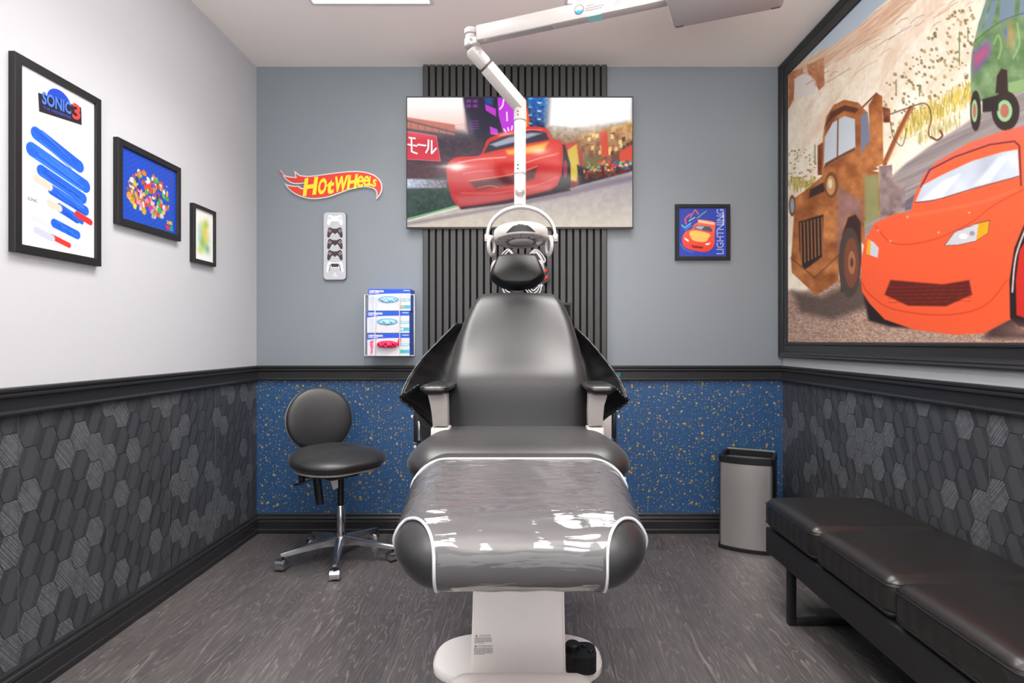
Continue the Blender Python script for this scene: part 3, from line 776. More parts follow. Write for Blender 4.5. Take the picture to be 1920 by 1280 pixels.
A.poly(z3((830, 262), (970, 262), (950, 480), (870, 470)), grad(183, (40, 110, 190), 240, (20, 50, 100), nz=120, ns=0.25), 2)
for k in range(14): A.poly(z3((845+k % 4*28, 280+k*13), (868+k % 4*28, 282+k*13), (868+k % 4*28, 292+k*13), (845+k % 4*28, 290+k*13)), [(70, 190, 220), (30, 60, 190), (180, 220, 240), (30, 120, 160)][k % 4], 1)
A.poly(z3((970, 260), (1510, 260), (1510, 450), (1200, 500), (960, 470)), grad(183, (244, 242, 250), 240, (250, 246, 244)), 8)  # pale sky haze, doubling as painted reflection of the right ceiling panel
A.poly(z3((960, 455), (1120, 470), (1510, 420), (1510, 560), (1180, 640), (1000, 560)), grad(230, (190, 180, 170), 260, (140, 110, 80), nz=90, ns=0.15), 4)
A.poly(z3((1150, 520), (1300, 480), (1510, 430), (1510, 760), (1180, 800)), grad(235, (196, 150, 92), 320, (90, 40, 34), nz=110, ns=0.14), 3)
random.seed(2)
for k in range(26): 
    a, b = random.uniform(1190, 1500), random.uniform(480, 620)
    A.poly(z3((a, b), (a+20, b-4), (a+20, b+22), (a, b+26)), random.choice([(246, 222, 150), (60, 30, 30), (250, 200, 110)]), 0.8, op=0.8)
A.poly(z3((1295, 500), (1340, 490), (1352, 650), (1310, 655)), (204, 64, 40), 1)
for k in range(60):
    a = random.uniform(1190, 1500); b = random.uniform(690, 750)-(a-1190)*0.05
    A.ell(*z3((a, b))[0], random.uniform(1.5, 4), random.uniform(1.5, 4), random.choice([(210, 50, 40), (70, 190, 180), (240, 180, 90), (60, 90, 150), (230, 120, 60)]), 1)
A.poly(z3((1420, 620), (1510, 570), (1510, 670), (1420, 680)), (206, 60, 34), 1.5)
A.glow(1110, 305, 16, 12, (90, 110, 40), 0.8)
# banking road, hedge
A.poly(z3((60, 800), (330, 780), (380, 960), (60, 1060)), grad(335, (58, 78, 76), 400, (44, 66, 58), nz=40, ns=0.2), 1.5)
A.poly(z3((60, 790), (330, 800), (330, 850), (60, 850)), grad(763, (190, 200, 220), 838, (120, 110, 120), 'x', nz=90, ns=0.3), 2)
road = lambda X, Y: grad(330, (160, 150, 156), 420, (206, 194, 180), nz=26, ns=0.12)(X, Y)
A.poly(z3((60, 1060), (380, 960), (1100, 850), (1510, 740), (1510, 1110), (60, 1110)), road, 2)
A.poly(z3((60, 1070), (700, 960), (1250, 820), (1510, 770), (1510, 800), (1100, 900), (400, 1030), (60, 1090)), (112, 96, 116), 3, op=0.6)
A.line(z3((60, 1050), (390, 965)), 2.4, (120, 190, 120), smooth=False); A.line(z3((60, 1062), (400, 975)), 1.6, (230, 232, 230), smooth=False)
# the plain red sports car
A.poly(z3((350, 880), (420, 985), (700, 950), (1110, 865), (1060, 800), (500, 880)), (34, 22, 34), 2)
A.poly(z3((1055, 570), (1150, 560), (1185, 640), (1195, 815), (1120, 850), (1060, 830)), grad(268, (190, 60, 50), 340, (120, 30, 34), nz=60, ns=0.3), 1)
A.poly(z3((1090, 610), (1150, 570), (1165, 700), (1150, 810), (1100, 800)), (206, 176, 60), 2)
A.poly(z3((1030, 560), (1075, 580), (1110, 700), (1112, 850), (1050, 860), (1000, 850)), (22, 22, 30), 1); A.ell(*z3((1078, 730))[0], 4, 17, (150, 30, 60), 1)
A.poly(z3((1150, 700), (1190, 720), (1196, 815), (1165, 832)), (26, 24, 32), 1)
body = grad(250, (214, 44, 42), 390, (176, 24, 30), nz=16, ns=0.06)
A.poly(z3((328, 760), (335, 700), (390, 655), (545, 640), (585, 545), (700, 500), (860, 462), (960, 478), (995, 540), (1055, 560), (1062, 690), (1040, 800), (980, 860), (700, 925), (480, 960), (400, 962), (355, 900)), body, 0.9, smooth=True)
A.poly(z3((545, 640), (585, 545), (700, 500), (860, 462), (960, 478), (1000, 545), (1040, 562), (800, 640)), body, 0.9)
A.poly(z3((560, 632), (600, 560), (720, 515), (870, 485), (955, 500), (975, 545), (800, 575), (640, 612)), (38, 36, 52), 1)
A.poly(z3((600, 575), (720, 530), (860, 500), (930, 505), (780, 555), (640, 590)), (196, 206, 226), 2, op=0.75)
A.poly(z3((545, 645), (800, 590), (1000, 560), (1050, 580), (1030, 700), (780, 680), (500, 720), (420, 690)), (226, 70, 60), 5, op=0.7)
A.poly(z3((700, 612), (800, 596), (970, 560), (940, 615), (780, 640), (715, 640)), (240, 190, 70), 3, op=0.85)
A.poly(z3((470, 810), (740, 770), (900, 720), (880, 790), (720, 840), (520, 860)), (60, 16, 24), 3, op=0.85)
A.line(z3((470, 805), (740, 764), (900, 712)), 1.4, (250, 150, 130), 1)
A.line(z3((420, 880), (650, 880), (900, 830), (1030, 780)), 1.4, (246, 130, 110), 1.2, op=0.7)
A.poly(z3((370, 900), (700, 880), (1000, 820), (980, 865), (700, 930), (480, 962), (400, 962)), (196, 120, 118), 6, op=0.6)
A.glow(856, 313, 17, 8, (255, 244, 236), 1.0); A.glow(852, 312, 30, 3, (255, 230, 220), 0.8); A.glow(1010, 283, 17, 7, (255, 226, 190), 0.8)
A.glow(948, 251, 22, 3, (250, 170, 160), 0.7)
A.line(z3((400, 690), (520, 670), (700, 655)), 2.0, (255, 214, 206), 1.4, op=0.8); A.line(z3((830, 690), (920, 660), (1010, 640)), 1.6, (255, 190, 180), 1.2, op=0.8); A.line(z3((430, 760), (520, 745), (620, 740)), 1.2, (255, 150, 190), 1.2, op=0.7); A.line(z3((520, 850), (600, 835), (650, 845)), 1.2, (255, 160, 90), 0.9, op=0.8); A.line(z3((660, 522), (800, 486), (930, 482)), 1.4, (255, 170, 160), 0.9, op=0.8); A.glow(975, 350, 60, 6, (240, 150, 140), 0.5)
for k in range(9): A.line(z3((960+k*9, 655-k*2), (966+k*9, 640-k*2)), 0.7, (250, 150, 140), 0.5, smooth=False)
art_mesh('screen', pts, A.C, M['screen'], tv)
# bezel: thin frame standing just proud of the picture and a slim body behind
def slab(x0, x1, y0, y1, b0, b1):
    mb = MB(); vs = [tvp(x, y, b) for b in (b0, b1) for x, y in ((x0, y0), (x1, y0), (x1, y1), (x0, y1))]
    return mb.add(vs, [(0, 1, 2, 3), (4, 7, 6, 5), (0, 4, 5, 1), (1, 5, 6, 2), (2, 6, 7, 3), (3, 7, 4, 0)])
bz = MB()
for a in ((762, 1187, 181, 183), (762, 1187, 425.5, 429), (762, 763.5, 183, 425.5), (1185.5, 1187, 183, 425.5)):
    s_ = slab(*a, -0.003, 0.002); bz.add(s_.v, s_.f)
obj('bezel', bz, M['black_plastic'], tv)
obj('back_cover', slab(762, 1187, 181, 428.6, 0.002, 0.0105), M['black_plastic'], tv)
br = MB().box(tc_.x-0.2, tc_.x+0.2, 3.289, YB-0.0315, 2.02, 2.25); obj('wall_bracket', br, M['black_metal'], tv)

# ------------------------------------------------------------------ mural on the right wall
MD0, MD1, MZ0, MZ1 = 1.10, 3.333, 0.995, H-0.001
mu = thing('framed_mural', 'huge black-framed desert mural with an orange-red car and a rusty tow truck', 'mural', (WR-0.001, (MD0+MD1)/2, MZ0))
fw = 0.087; n = Vector((-1, 0, 0))
outer = [(WR, MD0, MZ0), (WR, MD1, MZ0), (WR, MD1, MZ1), (WR, MD0, MZ1)]
inner = [(WR, MD0+fw, MZ0+fw), (WR, MD1-fw, MZ0+fw), (WR, MD1-fw, MZ1-fw), (WR, MD0+fw, MZ1-fw)]
PROF = [(0, .022), (.04, .030), (.12, .031), (.20, .026), (.26, .027), (.34, .024), (.42, .016), (.80, .014), (.84, .019), (.93, .019), (1.0, .013)]
for p in frame_mb(outer, inner, n, PROF): obj('frame_moulding', p, M['trim'], mu, ang=22)
Xp = WR-0.010
d0, d1, z0, z1 = MD0+fw-0.001, MD1-fw+0.001, MZ0+fw-0.001, MZ1-fw+0.001
NU, NVV = 640, 480
# pieces of the print nearer the lens get the finer steps
uu = 1/np.linspace(1/d1, 1/d0, NU)
D, Z = np.meshgrid(uu, np.linspace(z1, z0, NVV)); pts = np.stack([np.full_like(D, Xp), D, Z], -1)
PX = CX+F*Xp/D; PY = CY-(Z-EYE)*F/D
A = Art(PX, PY)
s_ = (D-d0)/(d1-d0); zz = Z
z8 = lambda *pp: [(1440+a*0.5467, b*0.5467) for a, b in pp]
# sand ground everywhere, in wall coordinates so that it lies flat
nz1 = fbm(D*9, Z*9, 5, 11); nz2 = fbm(D*3, Z*14+D*4, 4, 21); nz3 = fbm(D*70, Z*70, 3, 5)
base = np.array([252, 240, 220.0])+(nz1[..., None]-0.5)*np.array([26, 40, 52])+(nz3[..., None]-0.5)*26
A.C = base
A.blend(np.clip((nz2-0.52)*6, 0, 1)*0.22, (214, 160, 128))
# sky and mesa
A.poly([(1400, 240), (1400, -300), (2400, -900), (2400, -420), (1900, -170), (1700, -30), (1640, 20), (1600, 60), (1560, 88), (1530, 100), (1500, 118)], grad(-200, (160, 184, 216), 140, (206, 218, 226)), 1.5)
A.poly([(1470, 122), (1512, 112), (1530, 98), (1560, 86), (1600, 58), (1640, 22), (1700, -20), (1760, -40), (1700, 20), (1640, 72), (1600, 100), (1560, 118), (1545, 130), (1545, 155), (1520, 170), (1505, 140), (1488, 150), (1490, 190), (1478, 205), (1460, 210)],
       lambda X, Y: np.array([234, 200, 172.])+(fbm(X*0.05, (Y+X*0.8)*0.25, 4, 3)[..., None]-0.5)*np.array([44, 74, 84]), 1.5)
A.poly([(1478, 135), (1505, 128), (1508, 150), (1490, 152), (1488, 186), (1478, 205)], grad(130, (206, 140, 98), 200, (178, 112, 84), nz=60, ns=0.2), 1)
A.poly([(1512, 122), (1545, 108), (1546, 160), (1535, 170), (1528, 148), (1516, 140)], grad(110, (206, 150, 108), 165, (192, 120, 88), nz=60, ns=0.2), 1)
A.poly([(1489, 148), (1505, 138), (1520, 142), (1530, 165), (1528, 175), (1495, 186)], (240, 232, 226), 1.5)
random.seed(5)
for k in range(36):     # strata and cracks
    a = random.uniform(1500, 1900); b = 150-(a-1480)*0.62+random.uniform(-8, 70); L = random.uniform(10, 44)
    A.line([(a, b), (a+L*0.5, b-L*0.34+random.uniform(-3, 3)), (a+L, b-L*0.62)], random.uniform(0.6, 1.5), random.choice([(170, 110, 90), (150, 120, 130), (190, 140, 110)]), 0.8, op=0.6)
# scattered scrub
for k in range(420):
    a = random.uniform(1640, 1830); b = random.uniform(0, 260); lim = 310-(a-1600)*0.75
    if b > lim or b < 260-(a-1560)*1.05: continue
    q = random.uniform(1.2, 3.4)
    A.ell(a, b, q, q*0.9, random.choice([(176, 150, 100), (146, 120, 80), (200, 176, 120), (120, 110, 70)]), 0.7, op=0.9)
    A.ell(a+1, b+q*0.8, q*0.9, q*0.4, (130, 100, 80), 0.7, op=0.5)
for k in range(60):
    A.ell(random.uniform(1479, 1530), random.uniform(280, 345), random.uniform(1, 2.4), random.uniform(1, 2.2), (150, 130, 84), 0.7, op=0.8)
for a, b, h_ in ((1799, 60, 60), (1680, 150, 26), (1815, 52, 24), (1724, 160, 20), (1528, 272, 34)): A.line([(a, b), (a, b+h_)], 2.2, (120, 140, 80), 0.6, smooth=False)
# yellow grass, paved road
for k in range(420):
    tt = random.random(); a = lerp(1690, 1826, tt)+random.uniform(-14, 8); b = lerp(246, 172, tt)+random.uniform(-16, 16); 
    A.line([(a, b+6), (a+random.uniform(-3, 3), b-random.uniform(5, 14))], 1.3, random.choice([(222, 196, 90), (200, 176, 80), (170, 156, 80), (236, 214, 130)]), 0.6, smooth=False)
for k in range(200):
    a = random.uniform(1720, 1800); b = 262-(a-1720)*0.45+random.uniform(-10, 10)
    A.line([(a, b+4), (a+random.uniform(-2, 2), b-random.uniform(3, 9))], 1.1, random.choice([(206, 190, 130), (170, 160, 110), (224, 206, 150)]), 0.6, smooth=False)
for k in range(70):
    a = random.uniform(1479, 1530); b = random.uniform(335, 356)
    A.line([(a, b+5), (a, b-6)], 1.4, random.choice([(200, 180, 90), (160, 150, 70)]), 0.6, smooth=False)
road = lambda X, Y: np.array([150, 140, 140.])+(fbm(X*0.03+Y*0.05, Y*0.22+X*0.1, 4, 9)[..., None]-0.5)*60
A.poly([(1600, 400), (1640, 360), (1700, 305), (1760, 262), (1820, 225), (1900, 175), (2400, -60), (2400, 500), (1650, 500)], road, 3)
A.poly([(1690, 395), (1700, 375), (1800, 300), (1900, 250), (1900, 262), (1800, 318), (1712, 392)], (80, 76, 100), 1, op=0.6)
grav = lambda X, Y: np.array([172, 142, 126.])+(fbm(X*0.35, Y*0.6, 3, 12)[..., None]-0.5)*110
A.poly([(1460, 540), (1500, 548), (1640, 500), (1700, 600), (2400, 560), (2400, 900), (1460, 760)], grav, 4)
A.poly([(1485, 545), (1540, 556), (1620, 520), (1640, 570), (1560, 600), (1500, 585)], (70, 58, 56), 7, op=0.75)
# green van, plain paintwork
van = lambda X, Y: np.array([112, 142, 98.])+(fbm(X*0.06, Y*0.06, 4, 31)[..., None]-0.5)*70
A.poly(z8((695, 300), (695, 220), (705, 150), (722, 80), (745, 10), (755, -60), (1600, -600), (1600, 380), (880, 310), (840, 322), (790, 330), (735, 348), (700, 345)), van, 1)
for a in (((718, 110), (735, 60), (748, 5), (760, 5), (745, 62), (726, 110)), ((738, 105), (755, 55), (768, 5), (790, 0), (775, 55), (760, 98)), ((790, 80), (800, 0), (850, -20), (845, 60)), ((860, 60), (866, -30), (1000, -80), (1000, 20))): A.poly(z8(*a), (120, 142, 160), 1)
A.line(z8((706, 145), (760, 100), (830, 60), (1000, 10)), 1.6, (70, 96, 66), 0.8)
A.poly(z8((702, 180), (760, 130), (762, 190), (705, 260)), (112, 92, 176), 5, op=0.75); A.poly(z8((706, 190), (756, 150), (754, 185), (710, 235)), (196, 84, 118), 5, op=0.8)
A.glow(1440+.5467*830, .5467*120, 10, 22, (214, 150, 90), 0.6); A.glow(1440+.5467*815, .5467*112, 4, 12, (70, 110, 200), 0.7); A.line(z8((775, 150), (790, 120), (800, 160), (790, 200)), 3, (150, 196, 120), 1.5, op=0.8); A.line(z8((855, 80), (862, 150), (840, 200)), 3, (150, 200, 130), 1.5, op=0.8)
A.poly(z8((820, 285), (1000, 240), (1000, 300), (822, 320)), (140, 170, 116), 1)
A.poly(z8((780, 320), (785, 260), (800, 235), (820, 240), (824, 320)), (56, 40, 36), 1.2)
for cx, cy, rx, ry in ((712, 380, 19, 70), (815, 380, 48, 68)):
    (a, b), = z8((cx, cy)); A.ell(a, b, rx*.5467, ry*.5467, (52, 42, 38), 1); A.ell(a-2, b, rx*.3, ry*.3, (150, 196, 150), 0.8); A.ell(a-2, b, rx*.17, ry*.19, (180, 110, 90), 0.8)
A.poly(z8((735, 340), (790, 325), (790, 380), (735, 385)), (44, 38, 36), 1.5)
# rusty tow truck with an ordinary cab and grille
rust = lambda X, Y: np.array([170, 104, 58.])+(fbm(X*0.05, Y*0.05, 5, 41)[..., None]-0.5)*np.array([120, 100, 70])
rustd = lambda X, Y: np.array([128, 70, 42.])+(fbm(X*0.08, Y*0.08, 4, 42)[..., None]-0.5)*80
A.line(z8((400, 560), (440, 470), (490, 370)), 9, (150, 84, 50), 1, smooth=False); A.line(z8((408, 556), (448, 470), (494, 372)), 2, (206, 140, 100), 1, smooth=False)
A.line(z8((410, 395), (480, 370), (540, 355), (560, 400), (550, 460), (572, 478)), 2.2, (90, 70, 60), 0.8)
A.line(z8((560, 470), (580, 480), (598, 465), (590, 448)), 4, (120, 70, 50), 0.8); A.line(z8((420, 420), (430, 470), (460, 500), (475, 440)), 1.6, (90, 80, 76), 0.7)
A.poly(z8((345, 360), (372, 318), (392, 330), (396, 560), (372, 572), (352, 560)), rust, 1); A.line(z8((320, 372), (372, 320)), 3, (120, 66, 46), 0.8, smooth=False)
A.poly(z8((392, 365), (418, 372), (420, 420), (396, 420)), rustd, 1); A.poly(z8((170, 500), (190, 485), (190, 600), (170, 600)), rustd, 1)
A.poly(z8((380, 570), (425, 565), (428, 625), (470, 625), (470, 725), (385, 760)), lambda X, Y: np.array([150, 130, 128.])+(fbm(X*0.07, Y*0.07, 4, 44)[..., None]-0.5)*90, 1)
A.poly(z8((183, 600), (188, 470), (200, 400), (225, 360), (262, 342), (310, 352), (340, 385), (352, 480), (356, 560), (380, 580), (300, 600)), rust, 1)
A.poly(z8((192, 440), (215, 385), (262, 360), (312, 372), (300, 388), (262, 380), (222, 405)), (96, 56, 42), 1.5)
A.poly(z8((190, 580), (195, 470), (222, 420), (262, 398), (298, 408), (300, 515), (240, 545)), (204, 214, 222), 1); A.line(z8((240, 408), (238, 545)), 2.6, (120, 72, 46), 0.7, smooth=False)
A.poly(z8((196, 560), (240, 535), (298, 505), (300, 515), (240, 545), (190, 580)), (120, 72, 46), 1)
A.poly(z8((318, 395), (342, 385), (350, 480), (318, 528)), (126, 132, 156), 1)
A.poly(z8((145, 640), (200, 590), (300, 575), (380, 590), (385, 740), (330, 760), (335, 850), (320, 830), (245, 900), (240, 960), (160, 1010), (85, 930), (80, 880), (90, 720), (75, 690)), rust, 1)
A.poly(z8((330, 600), (378, 600), (384, 735), (332, 780)), (142, 150, 104), 4, op=0.85)
A.poly(z8((240, 640), (320, 690), (322, 760), (285, 730), (255, 780), (248, 870), (238, 870)), (128, 110, 140), 6, op=0.55)
A.poly(z8((145, 650), (190, 625), (195, 655), (140, 680)), (60, 44, 40), 1.2)
A.poly(z8((105, 760), (190, 735), (186, 880), (120, 930), (108, 850)), (52, 36, 30), 1.5)
for k in range(7): 
    a = 112+k*12; A.line(z8((a, 765-k*3), (a+3, 905-k*6)), 2.2, (168, 112, 72), 0.7, smooth=False)
A.poly(z8((78, 880), (160, 950), (242, 870), (243, 962), (165, 1012), (82, 935)), rust, 1); A.line(z8((80, 885), (160, 952), (242, 875)), 1.5, (90, 54, 40), 0.8, smooth=False)
(a, b), = z8((217, 635)); A.ell(a, b, 12.5, 25, (128, 76, 44), 0.8); A.ell(a-1, b, 8.5, 18, (196, 150, 104), 1); A.ell(a-2, b-3, 4, 9, (236, 214, 180), 1.5)
(a, b), = z8((83, 705)); A.ell(a, b, 6.5, 20, (128, 76, 44), 0.8); A.ell(a, b, 4, 14, (150, 170, 190), 1)
A.poly(z8((250, 880), (256, 800), (275, 745), (300, 735), (318, 760), (322, 900), (300, 1000), (250, 1000)), (60, 40, 34), 1.5)
(a, b), = z8((280, 900)); A.ell(a, b, 21, 66, (76, 64, 58), 0.8); A.ell(a+3, b, 14, 47, (120, 72, 52), 0.8); A.ell(a+4, b, 7, 22, (166, 110, 80), 0.8); A.ell(a+4, b, 3, 9, (90, 56, 44), 0.8)
# plain orange-red sports car
A.poly(z8((318, 960), (345, 1100), (420, 1120), (560, 1130), (520, 1050), (350, 960)), (38, 26, 28), 3); A.poly(z8((760, 1120), (840, 1060), (860, 1140), (1000, 1140), (1000, 1160), (740, 1160)), (50, 34, 34), 6, op=0.8)
cb = lambda X, Y: np.array([238, 92, 52.])+np.clip((560-Y)/520, 0, 1)[..., None]*np.array([6, 14, 14])
A.poly(z8((318, 960), (320, 890), (332, 825), (365, 765), (430, 735), (488, 725), (505, 665), (535, 600), (580, 555), (690, 490), (800, 452), (878, 433), (1100, 425), (1500, 480), (1700, 640), (1700, 1150), (850, 1085), (800, 1112), (740, 1143), (640, 1148), (500, 1130), (400, 1095), (348, 1040), (322, 1000)), cb, 1)
A.poly(z8((535, 600), (580, 555), (690, 490), (800, 452), (878, 433), (1200, 425), (1200, 470), (850, 480), (720, 510), (590, 570), (530, 640)), (236, 104, 88), 3, op=0.8)
A.line(z8((525, 640), (555, 582), (640, 538), (760, 496), (845, 484), (862, 500), (868, 635)), 3, (96, 40, 56), 0.9, smooth=False)
A.poly(z8((505, 694), (530, 635), (600, 598), (700, 552), (800, 522), (856, 512), (862, 606), (760, 632), (640, 668), (560, 690)), lambda X, Y: np.array([196, 206, 220.])+(fbm(X*.02, Y*.02, 2, 4)[..., None]-.5)*50, 1)
A.poly(z8((520, 690), (600, 620), (660, 596), (590, 682)), (240, 244, 250), 3, op=0.8); A.poly(z8((700, 640), (790, 540), (830, 530), (760, 628)), (232, 238, 246), 3, op=0.7)
A.line(z8((505, 694), (580, 684), (700, 648), (862, 604)), 2, (120, 50, 50), 0.8)
A.poly(z8((876, 520), (1000, 500), (1200, 560), (1200, 640), (880, 620)), (120, 130, 150), 1)
A.line(z8((370, 775), (420, 830), (500, 836), (600, 810), (700, 760), (780, 700), (878, 650)), 1.6, (200, 58, 34), 1)
A.line(z8((480, 740), (600, 720), (740, 690), (850, 650)), 5, (246, 120, 88), 3, op=0.6)
A.poly(z8((605, 842), (640, 795), (720, 765), (760, 755), (755, 800), (715, 825), (650, 840)), (206, 206, 212), 0.8); A.poly(z8((722, 764), (760, 755), (756, 800), (714, 824)), (238, 168, 30), 0.8); A.line(z8((605, 842), (640, 795), (720, 765), (760, 755), (755, 800), (715, 825), (650, 840), (605, 842)), 1.2, (96, 60, 60), 0.6, smooth=False)
A.ell(*z8((670, 810))[0], 8, 5, (244, 244, 248), 1); A.ell(*z8((700, 800))[0], 5, 4.5, (150, 150, 160), 1)
A.poly(z8((338, 870), (343, 820), (362, 830), (380, 850), (376, 884)), (206, 206, 212), 0.8); A.poly(z8((337, 868), (342, 820), (352, 824), (350, 874)), (238, 168, 30), 0.8)
A.poly(z8((400, 1010), (420, 960), (600, 975), (690, 960), (700, 1010), (610, 1050), (480, 1048)), (96, 30, 24), 1.5)
for k in range(5): A.line(z8((412, 985+k*13), (694, 980+k*13)), 1, (150, 52, 36), 0.6, op=0.8, smooth=False)
A.line(z8((322, 970), (350, 1010), (430, 1060), (600, 1080), (740, 1050), (820, 960)), 2, (206, 62, 34), 1.2)
for a in ((378, 790), (420, 826), (585, 797), (690, 729), (478, 744)): A.ell(*z8(a)[0], 2.2, 2, (206, 170, 160), 0.7)
A.poly(z8((830, 1090), (828, 960), (845, 850), (878, 770), (1000, 700), (1100, 800), (1100, 1130), (860, 1120)), (40, 26, 30), 1.2)
A.line(z8((838, 1000), (850, 880), (885, 780)), 3, (226, 206, 200), 0.8); A.poly(z8((852, 1080), (850, 960), (862, 860), (900, 800), (1000, 820), (1000, 1080), (880, 1090)), (206, 44, 34), 1.2); A.ell(*z8((930, 950))[0], 14, 60, (120, 24, 26), 2)
A.glow(1440+.5467*850, .5467*1130, 26, 14, (130, 96, 92), 0.7)
art_mesh('print', pts, A.C, M['art_matte'], mu)

# ------------------------------------------------------------------ flame-shaped sign
zs = lambda *pp: [(480+a/4.0, 100+b/4.0) for a, b in pp]
def back_map(d):
    return lambda x, y, t=0: P(x, y, d)-Vector((0, t, 0))
up = c2(zs((178, 870), (210, 908), (250, 922), (296, 926)), 5, False); notch = zs((285, 878))
up2 = c2(zs((330, 912), (400, 918), (520, 903), (640, 888), (740, 881), (820, 888), (890, 912), (935, 955), (948, 1005), (935, 1055), (900, 1098)), 5, False)
lo = c2(zs((905, 1058), (896, 1030), (870, 1012), (820, 1003), (740, 1012), (640, 1045), (540, 1080), (440, 1092), (370, 1085), (300, 1060), (240, 1015), (210, 970)), 5, False)
slot = c2(zs((240, 985), (285, 992), (320, 992), (337, 1008), (362, 1008), (378, 990), (368, 976), (320, 980), (270, 976), (225, 948), (196, 912)), 4, False)
flame = up+notch+up2+lo+slot
def inset(p, k):
    out = []; n = len(p)
    ar = sum(p[i][0]*p[(i+1) % n][1]-p[(i+1) % n][0]*p[i][1] for i in range(n)); sg = 1 if ar > 0 else -1
    for i in range(n):
        a = Vector((*p[i-1], 0)); b = Vector((*p[i], 0)); c = Vector((*p[(i+1) % n], 0))
        e1 = (b-a); e2 = (c-b)
        if e1.length < 1e-6 or e2.length < 1e-6: out.append(p[i]); continue
        e1.normalize(); e2.normalize(); n1 = Vector((-e1.y, e1.x, 0))*sg; n2 = Vector((-e2.y, e2.x, 0))*sg
        m = n1+n2
        if m.length < 0.1: m = e1-e2
        m.normalize(); s = k/max(0.35, m.dot(n1)) if m.dot(n1) > 0.05 else k*2
        out.append((b.x+m.x*s, b.y+m.y*s))
    return out
c0 = P(620, 374, 3.318)
sg = thing('flame_sign', 'red and yellow flame-shaped wall sign with a white edge on the grey wall', 'sign', (c0.x, YB, c0.z))
bm0 = back_map(3.318)
obj('white_border', MB().prism(flame, bm0, -0.015, 0.0), M['white'], sg)
obj('red_flame', MB().prism(inset(flame, 2.4), bm0, 0.0, 0.003), M['red'], sg)
tlm = MB(); bm1 = back_map(3.3142)
LET = [('H', 569, 595, 334, 366.5), ('O', 596, 613, 334.5, 364), ('t', 612, 627, 337, 363), ('W', 626, 652, 331, 361), ('H', 651, 670, 328, 356), ('e', 669, 682, 328, 351), ('e', 681, 692, 328.5, 349), ('L', 691, 699, 330, 348), ('S', 698, 706, 335, 350)]
for ch, x0, x1, y0, y1 in LET:
    ye = -2.0 if ch in 'W' else -0.6
    text_mb(ch, lambda x, y: bm1(x+(y-(y0+y1)/2)*-0.12, y+(x-x0)*(-0.14 if ch in 'HOtW' else 0.04)+1.2), fit=(x0+0.4, x1-0.4, y1+(0.4 if ch in 'HOt' and x0 < 630 else -1.0), y0-0.8), bold=(0.02 if ch == 'e' else 0.045), mb=tlm)
obj('lettering', tlm, M['yellow'], sg, label='bold yellow lettering')

# ------------------------------------------------------------------ gamepad plaque
c0 = P(628, 525, 3.318)
pq = thing('wall_plaque', 'narrow white rounded plaque showing five game controllers, left of the slat panel', 'plaque', (c0.x, YB, c0.z))
obj('grey_rim', MB().prism(rrect(606, 649.5, 397, 525, 7), back_map(3.320), -0.013, 0.0), mat('plaque_rim', rgb(104, 106, 110), 0.4), pq)
obj('face_plate', MB().prism(rrect(607, 648.5, 398, 524, 6.3), back_map(3.320), 0.0, 0.003), mat('plaque_face', rgb(188, 192, 198), 0.3), pq)
def pad_shape(cx, cy, s=1.0, modern=False):
    L = [(0, -6), (5, -6.5), (9, -8.5), (12.5, -7), (14, 0), (14.8, 8), (13, 11), (10, 10), (7, 4), (0, 4)]
    if modern: L = [(0, -7), (6, -8), (11, -9), (14, -6), (15.5, 3), (16.2, 9), (14, 11.5), (11.5, 9), (8, 2.5), (0, 3)]
    R = [(cx+a*s, cy+b*s) for a, b in L]; return c2(R+[(2*cx-a, b) for a, b in R[::-1]][1:-1], 3)
M['pad_dark'] = mat('controller_print', rgb(62, 46, 52), 0.4); M['pad_white'] = mat('controller_white_print', rgb(244, 244, 248), 0.4)
M['button_light'] = mat('button_light', rgb(206, 200, 206), 0.4)
f2 = back_map(3.3165); f3 = back_map(3.3155)
for k, (cy, dark) in enumerate(((411, 0), (434.5, 1), (456, 1), (477, 1), (499.5, 0))):
    g = obj('controller_print', MB().prism(pad_shape(628, cy, 0.98, k == 4), f2, 0, 0.0006), M['pad_dark'] if dark else M['pad_white'], pq)
    d = MB()
    for sx in (-1, 1):
        for ax, ay in ((0, -2.2), (0, 2.2), (-2.2, 0), (2.2, 0)):
            cxx, cyy = 628+sx*9.6+ax, cy-2+ay
            d.prism([(cxx+0.95*math.cos(a*math.pi/4), cyy+0.95*math.sin(a*math.pi/4)) for a in range(8)], f3, 0, 0.0004)
        if k in (1, 2, 3): d.prism([(628+sx*4.2+2.2*math.cos(a*math.pi/6), cy+4+2.2*math.sin(a*math.pi/6)) for a in range(12)], f3, 0, 0.0004)
    if k == 4: pass
    obj('button_print', d, M['grey_plastic'] if not dark else M['button_light'], g)['kind'] = 'stuff'
g = MB().prism([(620.5, 494), (635.5, 494), (634, 500.5), (622, 500.5)], f3, 0, 0.0004)
for sx in (-1, 1): g.prism([(628+sx*7, 496), (628+sx*8.6, 496), (628+sx*12.4, 509), (628+sx*11, 508)], f3, 0, 0.0004)
obj('touchpad_print', g, M['pad_dark'], pq)
g = MB(); text_mb('P', f2, fit=(627, 630.5, 517, 511), mb=g); text_mb('S', lambda x, y: f2(x, y), fit=(624, 633, 518.5, 515.5), mb=g); obj('emblem', g, M['pad_white'], pq)

